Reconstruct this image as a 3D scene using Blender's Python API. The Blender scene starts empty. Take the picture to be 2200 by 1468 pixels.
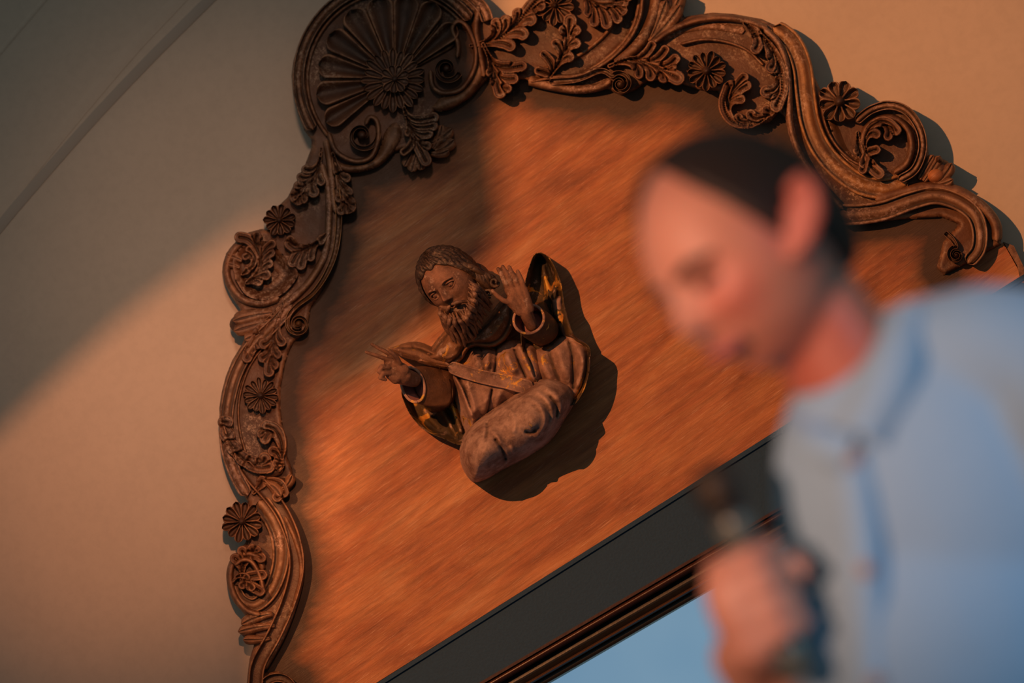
import bpy, math, random
import numpy as np
from mathutils import Vector, Matrix
random.seed(7); rng = np.random.default_rng(7)
R = math.radians
scene = bpy.context.scene
col = scene.collection
# ------------------------------------------------------------------ camera
LENS = 85.0; W, H = 2200, 1468
FPX = W * LENS / 36.0
PITCH = R(12); ROLL = R(32.2); CAM = np.array([0.0, -5.08, 1.30])
fwd = np.array([0, math.cos(PITCH), math.sin(PITCH)])
up0 = np.array([0, -math.sin(PITCH), math.cos(PITCH)]); right0 = np.array([1.0, 0, 0])
CR = right0 * math.cos(ROLL) - up0 * math.sin(ROLL)
CU = up0 * math.cos(ROLL) + right0 * math.sin(ROLL)
cam_d = bpy.data.cameras.new('camera'); cam = bpy.data.objects.new('camera', cam_d); col.objects.link(cam)
cam_d.lens = LENS; cam_d.sensor_width = 36; cam_d.clip_start = 0.05; cam_d.clip_end = 100
cam.matrix_world = Matrix(((CR[0], CU[0], -fwd[0], CAM[0]), (CR[1], CU[1], -fwd[1], CAM[1]), (CR[2], CU[2], -fwd[2], CAM[2]), (0, 0, 0, 1)))
cam_d.dof.use_dof = True; cam_d.dof.focus_distance = 5.06; cam_d.dof.aperture_fstop = 1.55
scene.camera = cam

def ray(x, y):
    x = np.asarray(x, float); y = np.asarray(y, float)
    a = (x - W / 2) / FPX; b = -(y - H / 2) / FPX
    return fwd + a[..., None] * CR + b[..., None] * CU
def P(x, y, h):
    """point h mm in front of the panel's plane (panel face is the plane y = 0), on the wall"""
    d = ray(x, y); h = np.asarray(h, float)
    t = (-h / 1000.0 - CAM[1]) / d[..., 1]
    return CAM + d * t[..., None]
def Q(x, y, dep):
    return CAM + ray(x, y) * dep
# ------------------------------------------------------------------ world, light, exposure
w = bpy.data.worlds.new('world'); scene.world = w; w.use_nodes = True
w.node_tree.nodes['Background'].inputs[0].default_value = (0.74, 0.82, 0.80, 1)
w.node_tree.nodes['Background'].inputs[1].default_value = 0.135
scene.view_settings.view_transform = 'Standard'; scene.view_settings.look = 'None'
scene.view_settings.exposure = 0.0; scene.view_settings.gamma = 1.0; scene.view_settings.use_curve_mapping = False

def spot(name, loc, target, energy, colr, radius, size, blend):
    l = bpy.data.lights.new(name, 'SPOT'); l.energy = energy; l.color = colr; l.shadow_soft_size = radius
    l.spot_size = R(size); l.spot_blend = blend
    o = bpy.data.objects.new(name, l); col.objects.link(o); o.location = Vector(loc)
    o.rotation_euler = (Vector(target) - Vector(loc)).to_track_quat('-Z', 'Y').to_euler()
    return o
cA = P(1250, 750, 0); LA = cA + np.array([-1.25, -4.1, 1.95])
spot('key_spot', LA, P(1500, 700, 0), 760, (1.0, 0.37, 0.125), 0.0042, 34, 0.5)
LB = P(620, 750, 0) + np.array([0.80, -3.9, 0.12])
spot('side_spot', LB, P(330, 900, 0), 330, (1.0, 0.38, 0.165), 0.005, 20, 1.0)
LC = np.array([0.9, -4.2, 3.6])
spot('wall_fill', LC, P(500, 540, 0), 175, (1.0, 0.60, 0.40), 0.25, 18, 1.0)  # added soft fill brightening the upper left wall, no known lamp behind it
LP = np.array([-1.5, -5.6, 2.5])
spot('face_spot', LP, Q(1530, 830, 2.5), 500, (1.0, 0.51, 0.34), 0.06, 15.5, 1.0)
LD = np.array([2.6, -4.9, 1.7])
spot('blue_spot', LD, Q(2200, 1250, 2.5), 170, (0.05, 0.58, 1.0), 0.2, 17, 1.0)

# ------------------------------------------------------------------ materials
class NT:
    def __init__(s, name):
        s.m = bpy.data.materials.new(name); s.m.use_nodes = True; s.t = s.m.node_tree; s.b = s.t.nodes['Principled BSDF']
        s.co = s.n('ShaderNodeTexCoord').outputs['Object']
    def n(s, k, **kw):
        x = s.t.nodes.new(k)
        for a, v in kw.items(): setattr(x, a, v)
        return x
    def l(s, a, b): s.t.links.new(a, b)
    def noise(s, scale, detail=6, rough=.6, vec=None, dist=0):
        x = s.n('ShaderNodeTexNoise'); x.inputs['Scale'].default_value = scale; x.inputs['Detail'].default_value = detail
        x.inputs['Roughness'].default_value = rough; x.inputs['Distortion'].default_value = dist
        s.l(vec or s.co, x.inputs['Vector']); return x.outputs['Fac']
    def map(s, scale, rot=(0, 0, 0)):
        r = s.n('ShaderNodeMapping'); r.inputs['Rotation'].default_value = rot; s.l(s.co, r.inputs['Vector'])
        x = s.n('ShaderNodeMapping'); x.inputs['Scale'].default_value = scale; s.l(r.outputs[0], x.inputs['Vector']); return x.outputs[0]
    def ramp(s, fac, stops):
        x = s.n('ShaderNodeValToRGB'); e = x.color_ramp.elements
        while len(e) < len(stops): e.new(.5)
        for el, (p, c) in zip(e, stops):
            el.position = p; el.color = (c if len(c) == 4 else (*c, 1)) if hasattr(c, '__len__') else (c, c, c, 1)
        s.l(fac, x.inputs[0]); return x.outputs[0]
    def mix(s, f, a, b, mode='MIX'):
        x = s.n('ShaderNodeMix', data_type='RGBA', blend_type=mode)
        for i, v in ((0, f), (6, a), (7, b)):
            if hasattr(v, 'is_output'): s.l(v, x.inputs[i])
            elif hasattr(v, '__len__'): x.inputs[i].default_value = (*v, 1)
            else: x.inputs[i].default_value = v
        return x.outputs[2]
    def bump(s, h, dist, strength=1, prev=None):
        x = s.n('ShaderNodeBump'); x.inputs['Distance'].default_value = dist; x.inputs['Strength'].default_value = strength
        s.l(h, x.inputs['Height'])
        if prev: s.l(prev, x.inputs['Normal'])
        return x.outputs[0]
    def set(s, color=None, rough=None, metal=None, normal=None, **kw):
        for k, v in (('Base Color', color), ('Roughness', rough), ('Metallic', metal), ('Normal', normal)):
            if v is None: continue
            if hasattr(v, 'is_output'): s.l(v, s.b.inputs[k])
            else: s.b.inputs[k].default_value = (*v, 1) if hasattr(v, '__len__') else v
        for k, v in kw.items(): s.b.inputs[k].default_value = v
        return s.m

def mat_plaster():
    s = NT('plaster_wall'); c = s.ramp(s.noise(2.2, 4), [(.3, (.60, .50, .40)), (.7, (.66, .55, .44))])
    f = s.ramp(s.noise(60, 2), [(.3, 0.95), (.6, 1.0)])
    return s.set(s.mix(1, c, f, 'MULTIPLY'), .85, normal=s.bump(s.noise(40, 5), .0012, .5))
def mat_carved(name, dark, mid, worn, dust, dustlim=.62, rough=.42):
    s = NT(name)
    c = s.ramp(s.noise(9, 6), [(.3, dark), (.68, mid)])
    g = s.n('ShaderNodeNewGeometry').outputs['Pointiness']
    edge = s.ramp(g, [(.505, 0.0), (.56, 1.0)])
    pat = s.ramp(s.noise(38, 8, .75), [(.40, 0.0), (.62, 1.0)])
    c = s.mix(s.mix(1, edge, pat, 'MULTIPLY'), c, worn)
    d = s.mix(1, s.ramp(s.noise(7, 3), [(.50, 0.0), (dustlim, 1.0)]), s.ramp(s.noise(120, 8, .8), [(.50, 0.0), (.60, 1.0)]), 'MULTIPLY')
    c = s.mix(d, c, dust)
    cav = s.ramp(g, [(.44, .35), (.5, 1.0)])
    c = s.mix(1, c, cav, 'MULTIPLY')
    r = s.ramp(s.noise(50, 4), [(.3, rough - .1), (.7, rough + .15)])
    nb = s.bump(s.noise(300, 6, .8), .0006, .8); nb = s.bump(s.noise(55, 6, .7), .003, .6, nb)
    return s.set(c, r, normal=nb)
def mat_panel():
    s = NT('painted_panel')
    m1 = s.map((2.0, 1, 9.0), (0, R(2), 0)); m2 = s.map((7, 1, 90), (0, R(3), 0)); m3 = s.map((18, 1, 420), (0, R(5), 0))
    c = s.ramp(s.noise(1.6, 7, .62, m1, .6), [(.28, (.22, .065, .024)), (.44, (.40, .135, .048)), (.58, (.48, .19, .068)), (.74, (.60, .30, .14))])
    st = s.ramp(s.noise(1, 6, .7, m2), [(.3, .62), (.7, 1.22)])
    c = s.mix(1, c, st, 'MULTIPLY')
    c = s.mix(s.ramp(s.noise(1, 4, .7, m3), [(.57, 0.0), (.70, .7)]), c, (.68, .40, .25))
    # dark band along the carved border, fading away from it (per-vertex strength)
    a = s.n('ShaderNodeAttribute', attribute_name='edge_dark').outputs['Fac']
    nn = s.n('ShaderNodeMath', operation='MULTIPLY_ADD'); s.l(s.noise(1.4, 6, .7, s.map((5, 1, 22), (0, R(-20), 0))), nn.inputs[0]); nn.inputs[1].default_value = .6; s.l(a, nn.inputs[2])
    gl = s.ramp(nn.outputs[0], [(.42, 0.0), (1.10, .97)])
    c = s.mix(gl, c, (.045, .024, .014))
    # chipped flecks
    fl = s.mix(1, s.ramp(s.noise(5, 2), [(.54, 0.0), (.62, 1.0)]), s.ramp(s.noise(1, 3, .8, s.map((60, 1, 190), (0, R(-9), 0))), [(.70, 0.0), (.73, 1.0)]), 'MULTIPLY')
    c = s.mix(fl, c, (.80, .60, .42))
    nb = s.bump(s.noise(1, 5, .75, m3), .0007, .9); nb = s.bump(s.noise(1, 5, .7, m2), .002, .6, nb)
    return s.set(c, s.ramp(s.noise(20, 4), [(.3, .48), (.7, .64)]), normal=nb)
def mat_poly(name, base, base2, gold=.58, leafs=True, chips=True, rough=.4):
    """old gesso and paint over carved wood, worn gilding"""
    s = NT(name)
    c = s.ramp(s.noise(15, 8, .74), [(.40, base), (.60, base2)])
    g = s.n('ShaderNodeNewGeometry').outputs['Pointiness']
    gm = s.ramp(s.noise(19, 6, .65, dist=.8), [(gold, 0.0), (gold + .04, 1.0)])
    c = s.mix(gm, c, (.95, .52, .12))
    if chips: c = s.mix(s.ramp(s.noise(34, 9, .78), [(.555, 0.0), (.62, .9)]), c, (.46, .31, .24))
    c = s.mix(s.ramp(s.noise(27, 8, .8), [(.30, .8), (.42, 0.0)]), c, (.06, .03, .02))
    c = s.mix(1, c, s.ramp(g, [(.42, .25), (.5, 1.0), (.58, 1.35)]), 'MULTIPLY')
    nb = s.bump(s.noise(220, 6, .8), .0012, .9); nb = s.bump(s.noise(60, 8, .8), .004, .8, nb)
    return s.set(c, s.ramp(s.noise(45, 4), [(.3, rough - .12), (.7, rough + .2)]), metal=gm if leafs else 0.0, normal=nb)
def mat_plain(name, color, rough=.5, metal=0, nscale=0, ndist=.001, vary=.15):
    s = NT(name); c2 = tuple(x * (1 - vary) for x in color)
    c = s.ramp(s.noise(max(nscale, 8), 4), [(.35, c2), (.65, color)])
    return s.set(c, rough, metal, s.bump(s.noise(nscale or 50, 4), ndist, .5))
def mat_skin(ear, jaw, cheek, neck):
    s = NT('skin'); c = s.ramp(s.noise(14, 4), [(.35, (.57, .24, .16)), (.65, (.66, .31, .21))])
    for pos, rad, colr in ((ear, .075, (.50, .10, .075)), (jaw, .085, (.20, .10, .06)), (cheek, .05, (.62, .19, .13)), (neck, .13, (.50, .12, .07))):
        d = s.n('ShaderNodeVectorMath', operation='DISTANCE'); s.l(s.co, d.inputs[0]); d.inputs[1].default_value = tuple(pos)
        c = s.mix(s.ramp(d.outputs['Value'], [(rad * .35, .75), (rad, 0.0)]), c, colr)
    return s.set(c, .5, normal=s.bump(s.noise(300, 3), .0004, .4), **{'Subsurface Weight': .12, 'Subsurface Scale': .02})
def mat_fabric():
    s = NT('chambray'); c = s.ramp(s.noise(700, 2), [(.3, (.24, .41, .56)), (.7, (.31, .49, .65))])
    return s.set(c, .85, normal=s.bump(s.noise(9, 3), .008, .5), **{'Sheen Weight': .2})
def mat_screen():
    s = NT('lit_screen'); c = s.ramp(s.noise(1.6, 3), [(.3, (.115, .25, .38)), (.7, (.175, .31, .42))])
    s.l(c, s.b.inputs['Emission Color']); s.b.inputs['Emission Strength'].default_value = 1.0
    return s.set((.02, .02, .02), .9)
M_wall = mat_plaster()
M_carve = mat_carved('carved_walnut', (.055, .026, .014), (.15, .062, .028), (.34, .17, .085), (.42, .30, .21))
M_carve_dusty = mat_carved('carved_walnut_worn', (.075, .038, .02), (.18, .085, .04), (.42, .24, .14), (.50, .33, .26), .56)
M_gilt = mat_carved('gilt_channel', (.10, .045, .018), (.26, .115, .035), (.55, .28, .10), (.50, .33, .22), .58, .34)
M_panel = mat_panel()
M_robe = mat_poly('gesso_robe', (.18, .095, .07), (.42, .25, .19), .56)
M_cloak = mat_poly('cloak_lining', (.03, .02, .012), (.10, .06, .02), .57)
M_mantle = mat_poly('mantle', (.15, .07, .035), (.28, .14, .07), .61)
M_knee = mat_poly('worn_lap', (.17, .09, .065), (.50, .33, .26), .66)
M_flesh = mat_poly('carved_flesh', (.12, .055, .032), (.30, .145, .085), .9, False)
M_hairw = mat_carved('carved_hair', (.012, .007, .004), (.032, .017, .010), (.11, .062, .036), (.14, .085, .055))
M_beard = mat_carved('carved_beard', (.040, .019, .012), (.095, .046, .028), (.27, .15, .095), (.26, .165, .11))
M_sleeve = mat_poly('sleeve_dark', (.07, .028, .012), (.17, .07, .025), .66, False, False)
M_inner = mat_plain('sleeve_lining', (.30, .13, .12), .6, nscale=120)
M_grey = mat_plain('slate_paint', (.008, .050, .115), .75, nscale=180, ndist=.0012)
M_redwood = mat_plain('dark_red_wood', (.05, .018, .012), .35, nscale=60)
M_black = mat_plain('black_wood', (.012, .011, .011), .4, nscale=60)
M_bronze = mat_plain('brown_wood', (.07, .032, .015), .4, nscale=60)
M_shirt = mat_fabric()
M_lip = mat_plain('lip', (.45, .12, .11), .45)
M_hair = mat_plain('hair', (.022, .011, .006), .55, nscale=160, ndist=.004)
M_button = mat_plain('button', (.42, .30, .24), .4)
M_micb = mat_plain('mic_black', (.015, .014, .014), .35)
M_micg = mat_plain('mic_grey', (.16, .17, .14), .3, .4)
M_mesh = mat_plain('mic_grille', (.045, .032, .02), .45, .5, nscale=400, ndist=.002)
M_eye = mat_plain('eye', (.10, .05, .04), .3)
M_cloth = mat_plain('dark_trousers', (.03, .035, .05), .8)
M_floor = mat_plain('stage_floor', (.09, .06, .04), .4, nscale=6)
M_metal = mat_plain('lamp_black', (.02, .02, .02), .5)
M_screen = mat_screen()

# ------------------------------------------------------------------ object helpers
def link(name, v, f, mat, parent=None, smooth=True, kind=None):
    me = bpy.data.meshes.new(name); v = np.asarray(v, float)
    me.from_pydata(v.tolist(), [], f if isinstance(f, list) else f.tolist()); me.materials.append(mat)
    if smooth: me.polygons.foreach_set('use_smooth', [True] * len(me.polygons))
    o = bpy.data.objects.new(name, me); col.objects.link(o)
    if parent is not None:
        o.parent = parent
        if parent.type == 'EMPTY': o.location = -parent.location
    if kind: o['kind'] = kind
    return o
def thing(name, loc, label, cat, group=None):
    o = bpy.data.objects.new(name, None); col.objects.link(o); o.location = Vector(loc); o.empty_display_size = .05
    o['label'] = label; o['category'] = cat
    if group: o['group'] = group
    return o
class MB:
    def __init__(s): s.v = []; s.f = []; s.n = 0
    def add(s, v, f):
        v = np.asarray(v, float).reshape(-1, 3); s.v.append(v); s.f += [[i + s.n for i in q] for q in f]; s.n += len(v)
    def out(s): return np.concatenate(s.v), s.f
def catmull(pts, n):
    p = np.asarray(pts, float)
    if len(p) == 2: return p[0] + (p[1] - p[0]) * np.linspace(0, 1, n)[:, None]
    q = np.vstack([2 * p[0] - p[1], p, 2 * p[-1] - p[-2]])
    seg = np.linalg.norm(np.diff(p[:, :2], axis=0), axis=1) + 1e-6; cum = np.r_[0, np.cumsum(seg)] / seg.sum()
    out = []
    for t in np.linspace(0, 1, n):
        i = min(max(np.searchsorted(cum, t, 'right') - 1, 0), len(p) - 2); u = (t - cum[i]) / (cum[i + 1] - cum[i])
        a, b, c, d = q[i], q[i + 1], q[i + 2], q[i + 3]
        out.append(.5 * ((2 * b) + (-a + c) * u + (2 * a - 5 * b + 4 * c - d) * u * u + (-a + 3 * b - 3 * c + d) * u ** 3))
    return np.array(out)
PROF = {
 'flat': [(-1, .8), (-.95, 1), (0, 1), (.95, 1), (1, .8)],
 'round': [(-1, 0), (-.92, .39), (-.75, .66), (-.5, .87), (-.2, .98), (.2, .98), (.5, .87), (.75, .66), (.92, .39), (1, 0)],
 'band': [(-1, .35), (-.97, .85), (-.86, 1), (-.74, .9), (-.68, .5), (-.35, .42), (0, .4), (.35, .42), (.68, .5), (.74, .9), (.86, 1), (.97, .85), (1, .35)],
 'bandr': [(-1, .35), (-.97, .8), (-.84, .95), (-.72, .85), (-.66, .45), (-.35, .8), (0, .95), (.35, .8), (.66, .45), (.72, .85), (.84, .95), (.97, .8), (1, .35)],
 'lobe': [(-1, .35), (-.96, .85), (-.82, 1), (-.66, .82), (-.4, .5), (-.12, .42), (0, .5), (.12, .42), (.4, .5), (.66, .82), (.82, 1), (.96, .85), (1, .35)],
 'flute': [(-1, .5), (-.97, .9), (-.88, 1), (-.76, .92), (-.5, .68), (-.2, .52), (.2, .52), (.5, .68), (.76, .92), (.88, 1), (.97, .9), (1, .5)],
 'leafy': [(-1, .4), (-.8, .7), (-.5, .8), (-.2, .9), (-.08, .75), (.08, .75), (.2, .9), (.5, .8), (.8, .7), (1, .4)],
}
def sweep(mb, pts, wfun, prof, h0, Hh, base=0, n=24, hfun=None):
    """pts (x,y) px; wfun(t) half width px; relief height h0 + Hh*prof; sides go down to base"""
    c = catmull(pts, n); t = np.linspace(0, 1, n)
    tan = np.gradient(c[:, :2], axis=0); tan /= np.linalg.norm(tan, axis=1)[:, None] + 1e-9
    nor = np.stack([-tan[:, 1], tan[:, 0]], 1)
    pr = PROF[prof]; s = np.array([pr[0][0]] + [a for a, _ in pr] + [pr[-1][0]]); hh = np.array([b for _, b in pr])
    ww = np.array([wfun(x) for x in t]); hs = np.array([hfun(x) if hfun else 1.0 for x in t])
    X = c[:, None, 0] + nor[:, None, 0] * s[None] * ww[:, None]; Y = c[:, None, 1] + nor[:, None, 1] * s[None] * ww[:, None]
    top = h0 + Hh * hh[None] * hs[:, None]
    Z = np.concatenate([np.full((n, 1), base), top, np.full((n, 1), base)], 1)
    m = len(s); v = P(X.ravel(), Y.ravel(), Z.ravel())
    f = [[i * m + j, i * m + j + 1, (i + 1) * m + j + 1, (i + 1) * m + j] for i in range(n - 1) for j in range(m - 1)]
    f += [[i * m + m - 1, i * m, (i + 1) * m, (i + 1) * m + m - 1] for i in range(n - 1)]
    f += [list(range(m))[::-1], [(n - 1) * m + j for j in range(m)]]
    mb.add(v, f)
def wconst(wd, a=0.0, b=0.0):
    def g(t):
        k = 1.0
        if a and t < a: k *= math.sqrt(max(1 - ((a - t) / a) ** 2, .002))
        if b and t > 1 - b: k *= math.sqrt(max(1 - ((t - 1 + b) / b) ** 2, .002))
        return wd * k
    return g
def wlin(w0, w1, a=0, b=.0):
    def g(t): return (w0 + (w1 - w0) * t) * wconst(1, a, b)(t)
    return g
def wlobe(wd, root=.3):
    def g(t):
        k = root + (1 - root) * min(t / .66, 1) ** .9
        if t > .74: k *= math.sqrt(max(1 - ((t - .74) / .26) ** 2, .003))
        return wd * k
    return g
def lobe(mb, p0, p1, p2, wd, h0, Hh, base=0, curl=0, n=14, prof='lobe', root=.45):
    t = np.linspace(0, 1, 7)[:, None]; p0, p1, p2 = map(np.array, (p0, p1, p2))
    pts = (1 - t) ** 2 * p0 + 2 * t * (1 - t) * p1 + t * t * p2
    sweep(mb, pts, wlobe(wd, root), prof, h0, Hh, base, n, (lambda x: .75 + .25 * x + curl * x * x) )
def leaf(mb, spine, tips, wd, h0, Hh, base=0, stem=None, back=.30, res=1.7):
    """carved acanthus leaf: rounded lobes grown together into one blade, with raised rim, veins and furrows"""
    c = catmull(spine, 48)[:, :2]; L = len(c); lobes = []
    t = np.linspace(0, 1, 26)
    def fing(w2, root):
        k = root + (1 - root) * np.clip(t / .62, 0, 1) ** .9
        return w2 * k
    for tp in tips:
        w2 = (tp[2] if len(tp) == 3 else wd) * 1.32; tp = np.array(tp[:2], float)
        i = min(int(np.argmin(np.linalg.norm(c - tp, axis=1))), L - 5)
        p0 = c[max(i - int(L * back), 0)]; p1 = c[max(i - int(L * .06), 1)]
        d = tp - p1; d /= np.linalg.norm(d) + 1e-6; tp = tp - d * w2 * .75
        T = t[:, None]; lobes.append(((1 - T) ** 2 * p0 + 2 * T * (1 - T) * p1 + T * T * tp, fing(w2, .35)))
    e = c[-1] - c[-4]; e = e / (np.linalg.norm(e) + 1e-6)
    main = c[int(L * .3):].copy(); main = catmull(np.vstack([main[:-1:6], main[-1:] - e * wd * .8]), 26)[:, :2]
    lobes.append((main, fing(wd * 1.35, .5)))
    lobes.append((c[np.linspace(0, int(L * .75), 26).astype(int)], wd * (.42 + .3 * t)))
    allp = np.vstack([a for a, _ in lobes]); m = wd * 2 + 6
    gx, gy = np.meshgrid(np.arange(allp[:, 0].min() - m, allp[:, 0].max() + m, res), np.arange(allp[:, 1].min() - m, allp[:, 1].max() + m, res), indexing='ij')
    def field(X, Y):
        S1 = np.full(X.shape, 1e9); S2 = S1.copy(); CD = S1.copy(); TT = np.zeros(X.shape); RR = np.ones(X.shape)
        for a, rad in lobes:
            D = np.sqrt((X[..., None] - a[:, 0]) ** 2 + (Y[..., None] - a[:, 1]) ** 2); q = D - rad; k = q.argmin(-1); v = np.take_along_axis(q, k[..., None], -1)[..., 0]
            cd = D.min(-1); new = v < S1; S2 = np.where(new, S1, np.minimum(S2, v)); CD = np.where(new, cd, CD); TT = np.where(new, t[k], TT); RR = np.where(new, rad[k], RR); S1 = np.where(new, v, S1)
        return S1, S2, CD, TT, RR
    S1 = field(gx, gy)[0]; G = np.stack(np.gradient(S1, res), -1); G /= np.linalg.norm(G, axis=-1, keepdims=True) + 1e-6
    ins = S1 < 0; cell = ins[:-1, :-1] | ins[1:, :-1] | ins[1:, 1:] | ins[:-1, 1:]
    use = np.zeros_like(ins); use[:-1, :-1] |= cell; use[1:, :-1] |= cell; use[1:, 1:] |= cell; use[:-1, 1:] |= cell
    idx = -np.ones(ins.shape, int); idx[use] = np.arange(use.sum()); X = gx[use]; Y = gy[use]; s1 = S1[use]; g = G[use]
    sn = s1 > -.3 * res; X = np.where(sn, X - g[:, 0] * s1, X); Y = np.where(sn, Y - g[:, 1] * s1, Y)
    f1, f2, cd, tt, rr = field(X, Y); f1 = np.where(sn, 0, f1); d = np.maximum(-f1, 0)
    rim = np.exp(-((d - 1.8) / 1.9) ** 2); vein = np.exp(-(cd / (1.2 + .12 * rr)) ** 2); fur = np.exp(-((f2 - f1) / 2.2) ** 2) * (d > 1.5)
    u = np.clip(d / np.maximum(rr, 1), 0, 1)
    Z = h0 + Hh * (.55 + .20 * rim + .20 * np.sin(math.pi * u) - .26 * vein - .42 * fur + .42 * tt ** 2 - .12 * (d < .6))
    a, b = np.nonzero(cell); q = np.stack([idx[a, b], idx[a, b + 1], idx[a + 1, b + 1], idx[a + 1, b]], 1)
    ed = np.concatenate([q[:, [0, 1]], q[:, [1, 2]], q[:, [2, 3]], q[:, [3, 0]]]); es = set(map(tuple, ed.tolist())); be = [(x, y) for x, y in es if (y, x) not in es]
    bv = sorted({x for z in be for x in z}); n = len(X); rm = {x: n + k for k, x in enumerate(bv)}
    V = P(np.r_[X, X[bv]], np.r_[Y, Y[bv]], np.r_[Z, np.full(len(bv), float(base))])
    mb.add(V, q.tolist() + [[y, x, rm[x], rm[y]] for x, y in be])
def dome(mb, x, y, r, h0, Hh, base=0, nr=6, na=18, squash=1):
    X, Y, Z = [], [], []
    for i in range(nr + 1):
        th = i / nr * math.pi / 2
        for j in range(na):
            a = 2 * math.pi * j / na; rr = r * math.cos(th) if i < nr else r * .02
            X.append(x + rr * math.cos(a)); Y.append(y + rr * math.sin(a) * squash); Z.append(h0 + Hh * math.sin(th))
    for j in range(na):
        a = 2 * math.pi * j / na; X.append(x + r * math.cos(a)); Y.append(y + r * math.sin(a) * squash); Z.append(base)
    v = P(X, Y, Z); f = [[i * na + j, i * na + (j + 1) % na, (i + 1) * na + (j + 1) % na, (i + 1) * na + j] for i in range(nr) for j in range(na)]
    b = (nr + 1) * na
    f += [[b + j, b + (j + 1) % na, (j + 1) % na, j] for j in range(na)] + [[nr * na + j for j in range(na)], [b + j for j in range(na)][::-1]]
    mb.add(v, f)
def part(name, mat, parent, fn, *a, **k):
    mb = MB(); fn(mb, *a, **k); v, f = mb.out(); return link(name, v, f, mat, parent)
def inpoly(px, py, poly):
    ins = np.zeros(px.shape, bool); n = len(poly)
    for i in range(n):
        x0, y0 = poly[i]; x1, y1 = poly[(i + 1) % n]
        if y0 == y1: continue
        c = ((y0 > py) != (y1 > py)) & (px < (x1 - x0) * (py - y0) / (y1 - y0) + x0); ins ^= c
    return ins
def bdist(px, py, poly, closed=True):
    best = np.full(px.shape, 1e18); bx = px.copy(); by = py.copy(); n = len(poly)
    for i in range(n if closed else n - 1):
        x0, y0 = poly[i]; x1, y1 = poly[(i + 1) % n]; dx, dy = x1 - x0, y1 - y0
        t = np.clip(((px - x0) * dx + (py - y0) * dy) / (dx * dx + dy * dy + 1e-9), 0, 1)
        qx = x0 + t * dx; qy = y0 + t * dy; d = (px - qx) ** 2 + (py - qy) ** 2; m = d < best
        best[m] = d[m]; bx[m] = qx[m]; by[m] = qy[m]
    return np.sqrt(best), bx, by
def relief(poly, hfun, back, res=4.0, attr=None, smoothp=0):
    """closed slab with outline poly (px) and front height hfun(x, y, distance to edge)"""
    poly = np.asarray(poly, float)
    if smoothp: poly = catmull(np.vstack([poly, poly[:1]]), smoothp)[:-1, :2]
    x0, y0 = poly.min(0) - res * 2; x1, y1 = poly.max(0) + res * 2
    gx, gy = np.meshgrid(np.arange(x0, x1, res), np.arange(y0, y1, res), indexing='ij')
    ins = inpoly(gx, gy, poly)
    cell = ins[:-1, :-1] | ins[1:, :-1] | ins[1:, 1:] | ins[:-1, 1:]
    use = np.zeros_like(ins); use[:-1, :-1] |= cell; use[1:, :-1] |= cell; use[1:, 1:] |= cell; use[:-1, 1:] |= cell
    idx = -np.ones(ins.shape, int); idx[use] = np.arange(use.sum())
    X = gx[use]; Y = gy[use]; I = ins[use]; d, bx, by = bdist(X, Y, poly)
    sn = (~I) | (d < res * .35); X = np.where(sn, bx, X); Y = np.where(sn, by, Y); d = np.where(sn, 0, d)
    Z = hfun(X, Y, d); a, b = np.nonzero(cell)
    q = np.stack([idx[a, b], idx[a, b + 1], idx[a + 1, b + 1], idx[a + 1, b]], 1)
    e = np.concatenate([q[:, [0, 1]], q[:, [1, 2]], q[:, [2, 3]], q[:, [3, 0]]]); key = {}
    s = set(map(tuple, e.tolist())); be = [(u, v) for u, v in s if (v, u) not in s]
    bv = sorted({u for t in be for u in t}); n = len(X); rm = {u: n + i for i, u in enumerate(bv)}
    X2 = np.r_[X, X[bv]]; Y2 = np.r_[Y, Y[bv]]; Z2 = np.r_[Z, np.full(len(bv), back)]
    f = q.tolist() + [[v, u, rm[u], rm[v]] for u, v in be]
    return P(X2, Y2, Z2), f, (X2, Y2)
def slab(name, poly, hfun, back, mat, parent, res=4, smoothp=0):
    v, f, _ = relief(poly, hfun, back, res, smoothp=smoothp); return link(name, v, f, mat, parent)
def cushion(h0, Hh, edge):
    return lambda x, y, d: h0 + Hh * np.sqrt(np.clip(1 - (1 - np.clip(d / edge, 0, 1)) ** 2, 0, 1))
def tubemesh(mb, pts, rad, na=10, flat=1.0):
    """3-D tube: pts rows (x, y, h) in px; rad(t)"""
    c = catmull(pts, max(len(pts) * 5, 10)); n = len(c); T = np.gradient(c, axis=0); T /= np.linalg.norm(T, axis=1)[:, None] + 1e-9
    up = np.array([0, 0, 1.0]); S = np.cross(T, up); S /= np.linalg.norm(S, axis=1)[:, None] + 1e-6; U = np.cross(S, T)
    a = np.linspace(0, 2 * np.pi, na, endpoint=False); v = []
    for i in range(n):
        r = rad(i / (n - 1)); v.append(c[i] + r * (np.cos(a)[:, None] * S[i] + flat * np.sin(a)[:, None] * U[i]))
    v = np.concatenate(v); f = [[i * na + j, i * na + (j + 1) % na, (i + 1) * na + (j + 1) % na, (i + 1) * na + j] for i in range(n - 1) for j in range(na)]
    f += [list(range(na))[::-1], [(n - 1) * na + j for j in range(na)]]
    mb.add(P(v[:, 0], v[:, 1], v[:, 2]), f)
def box_px(poly, h0, h1):
    n = len(poly); x = [p[0] for p in poly] * 2; y = [p[1] for p in poly] * 2; z = [h0] * n + [h1] * n
    return P(x, y, z), [list(range(n)), list(range(n, 2 * n))[::-1]] + [[i, n + i, n + (i + 1) % n, (i + 1) % n] for i in range(n)]
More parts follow.
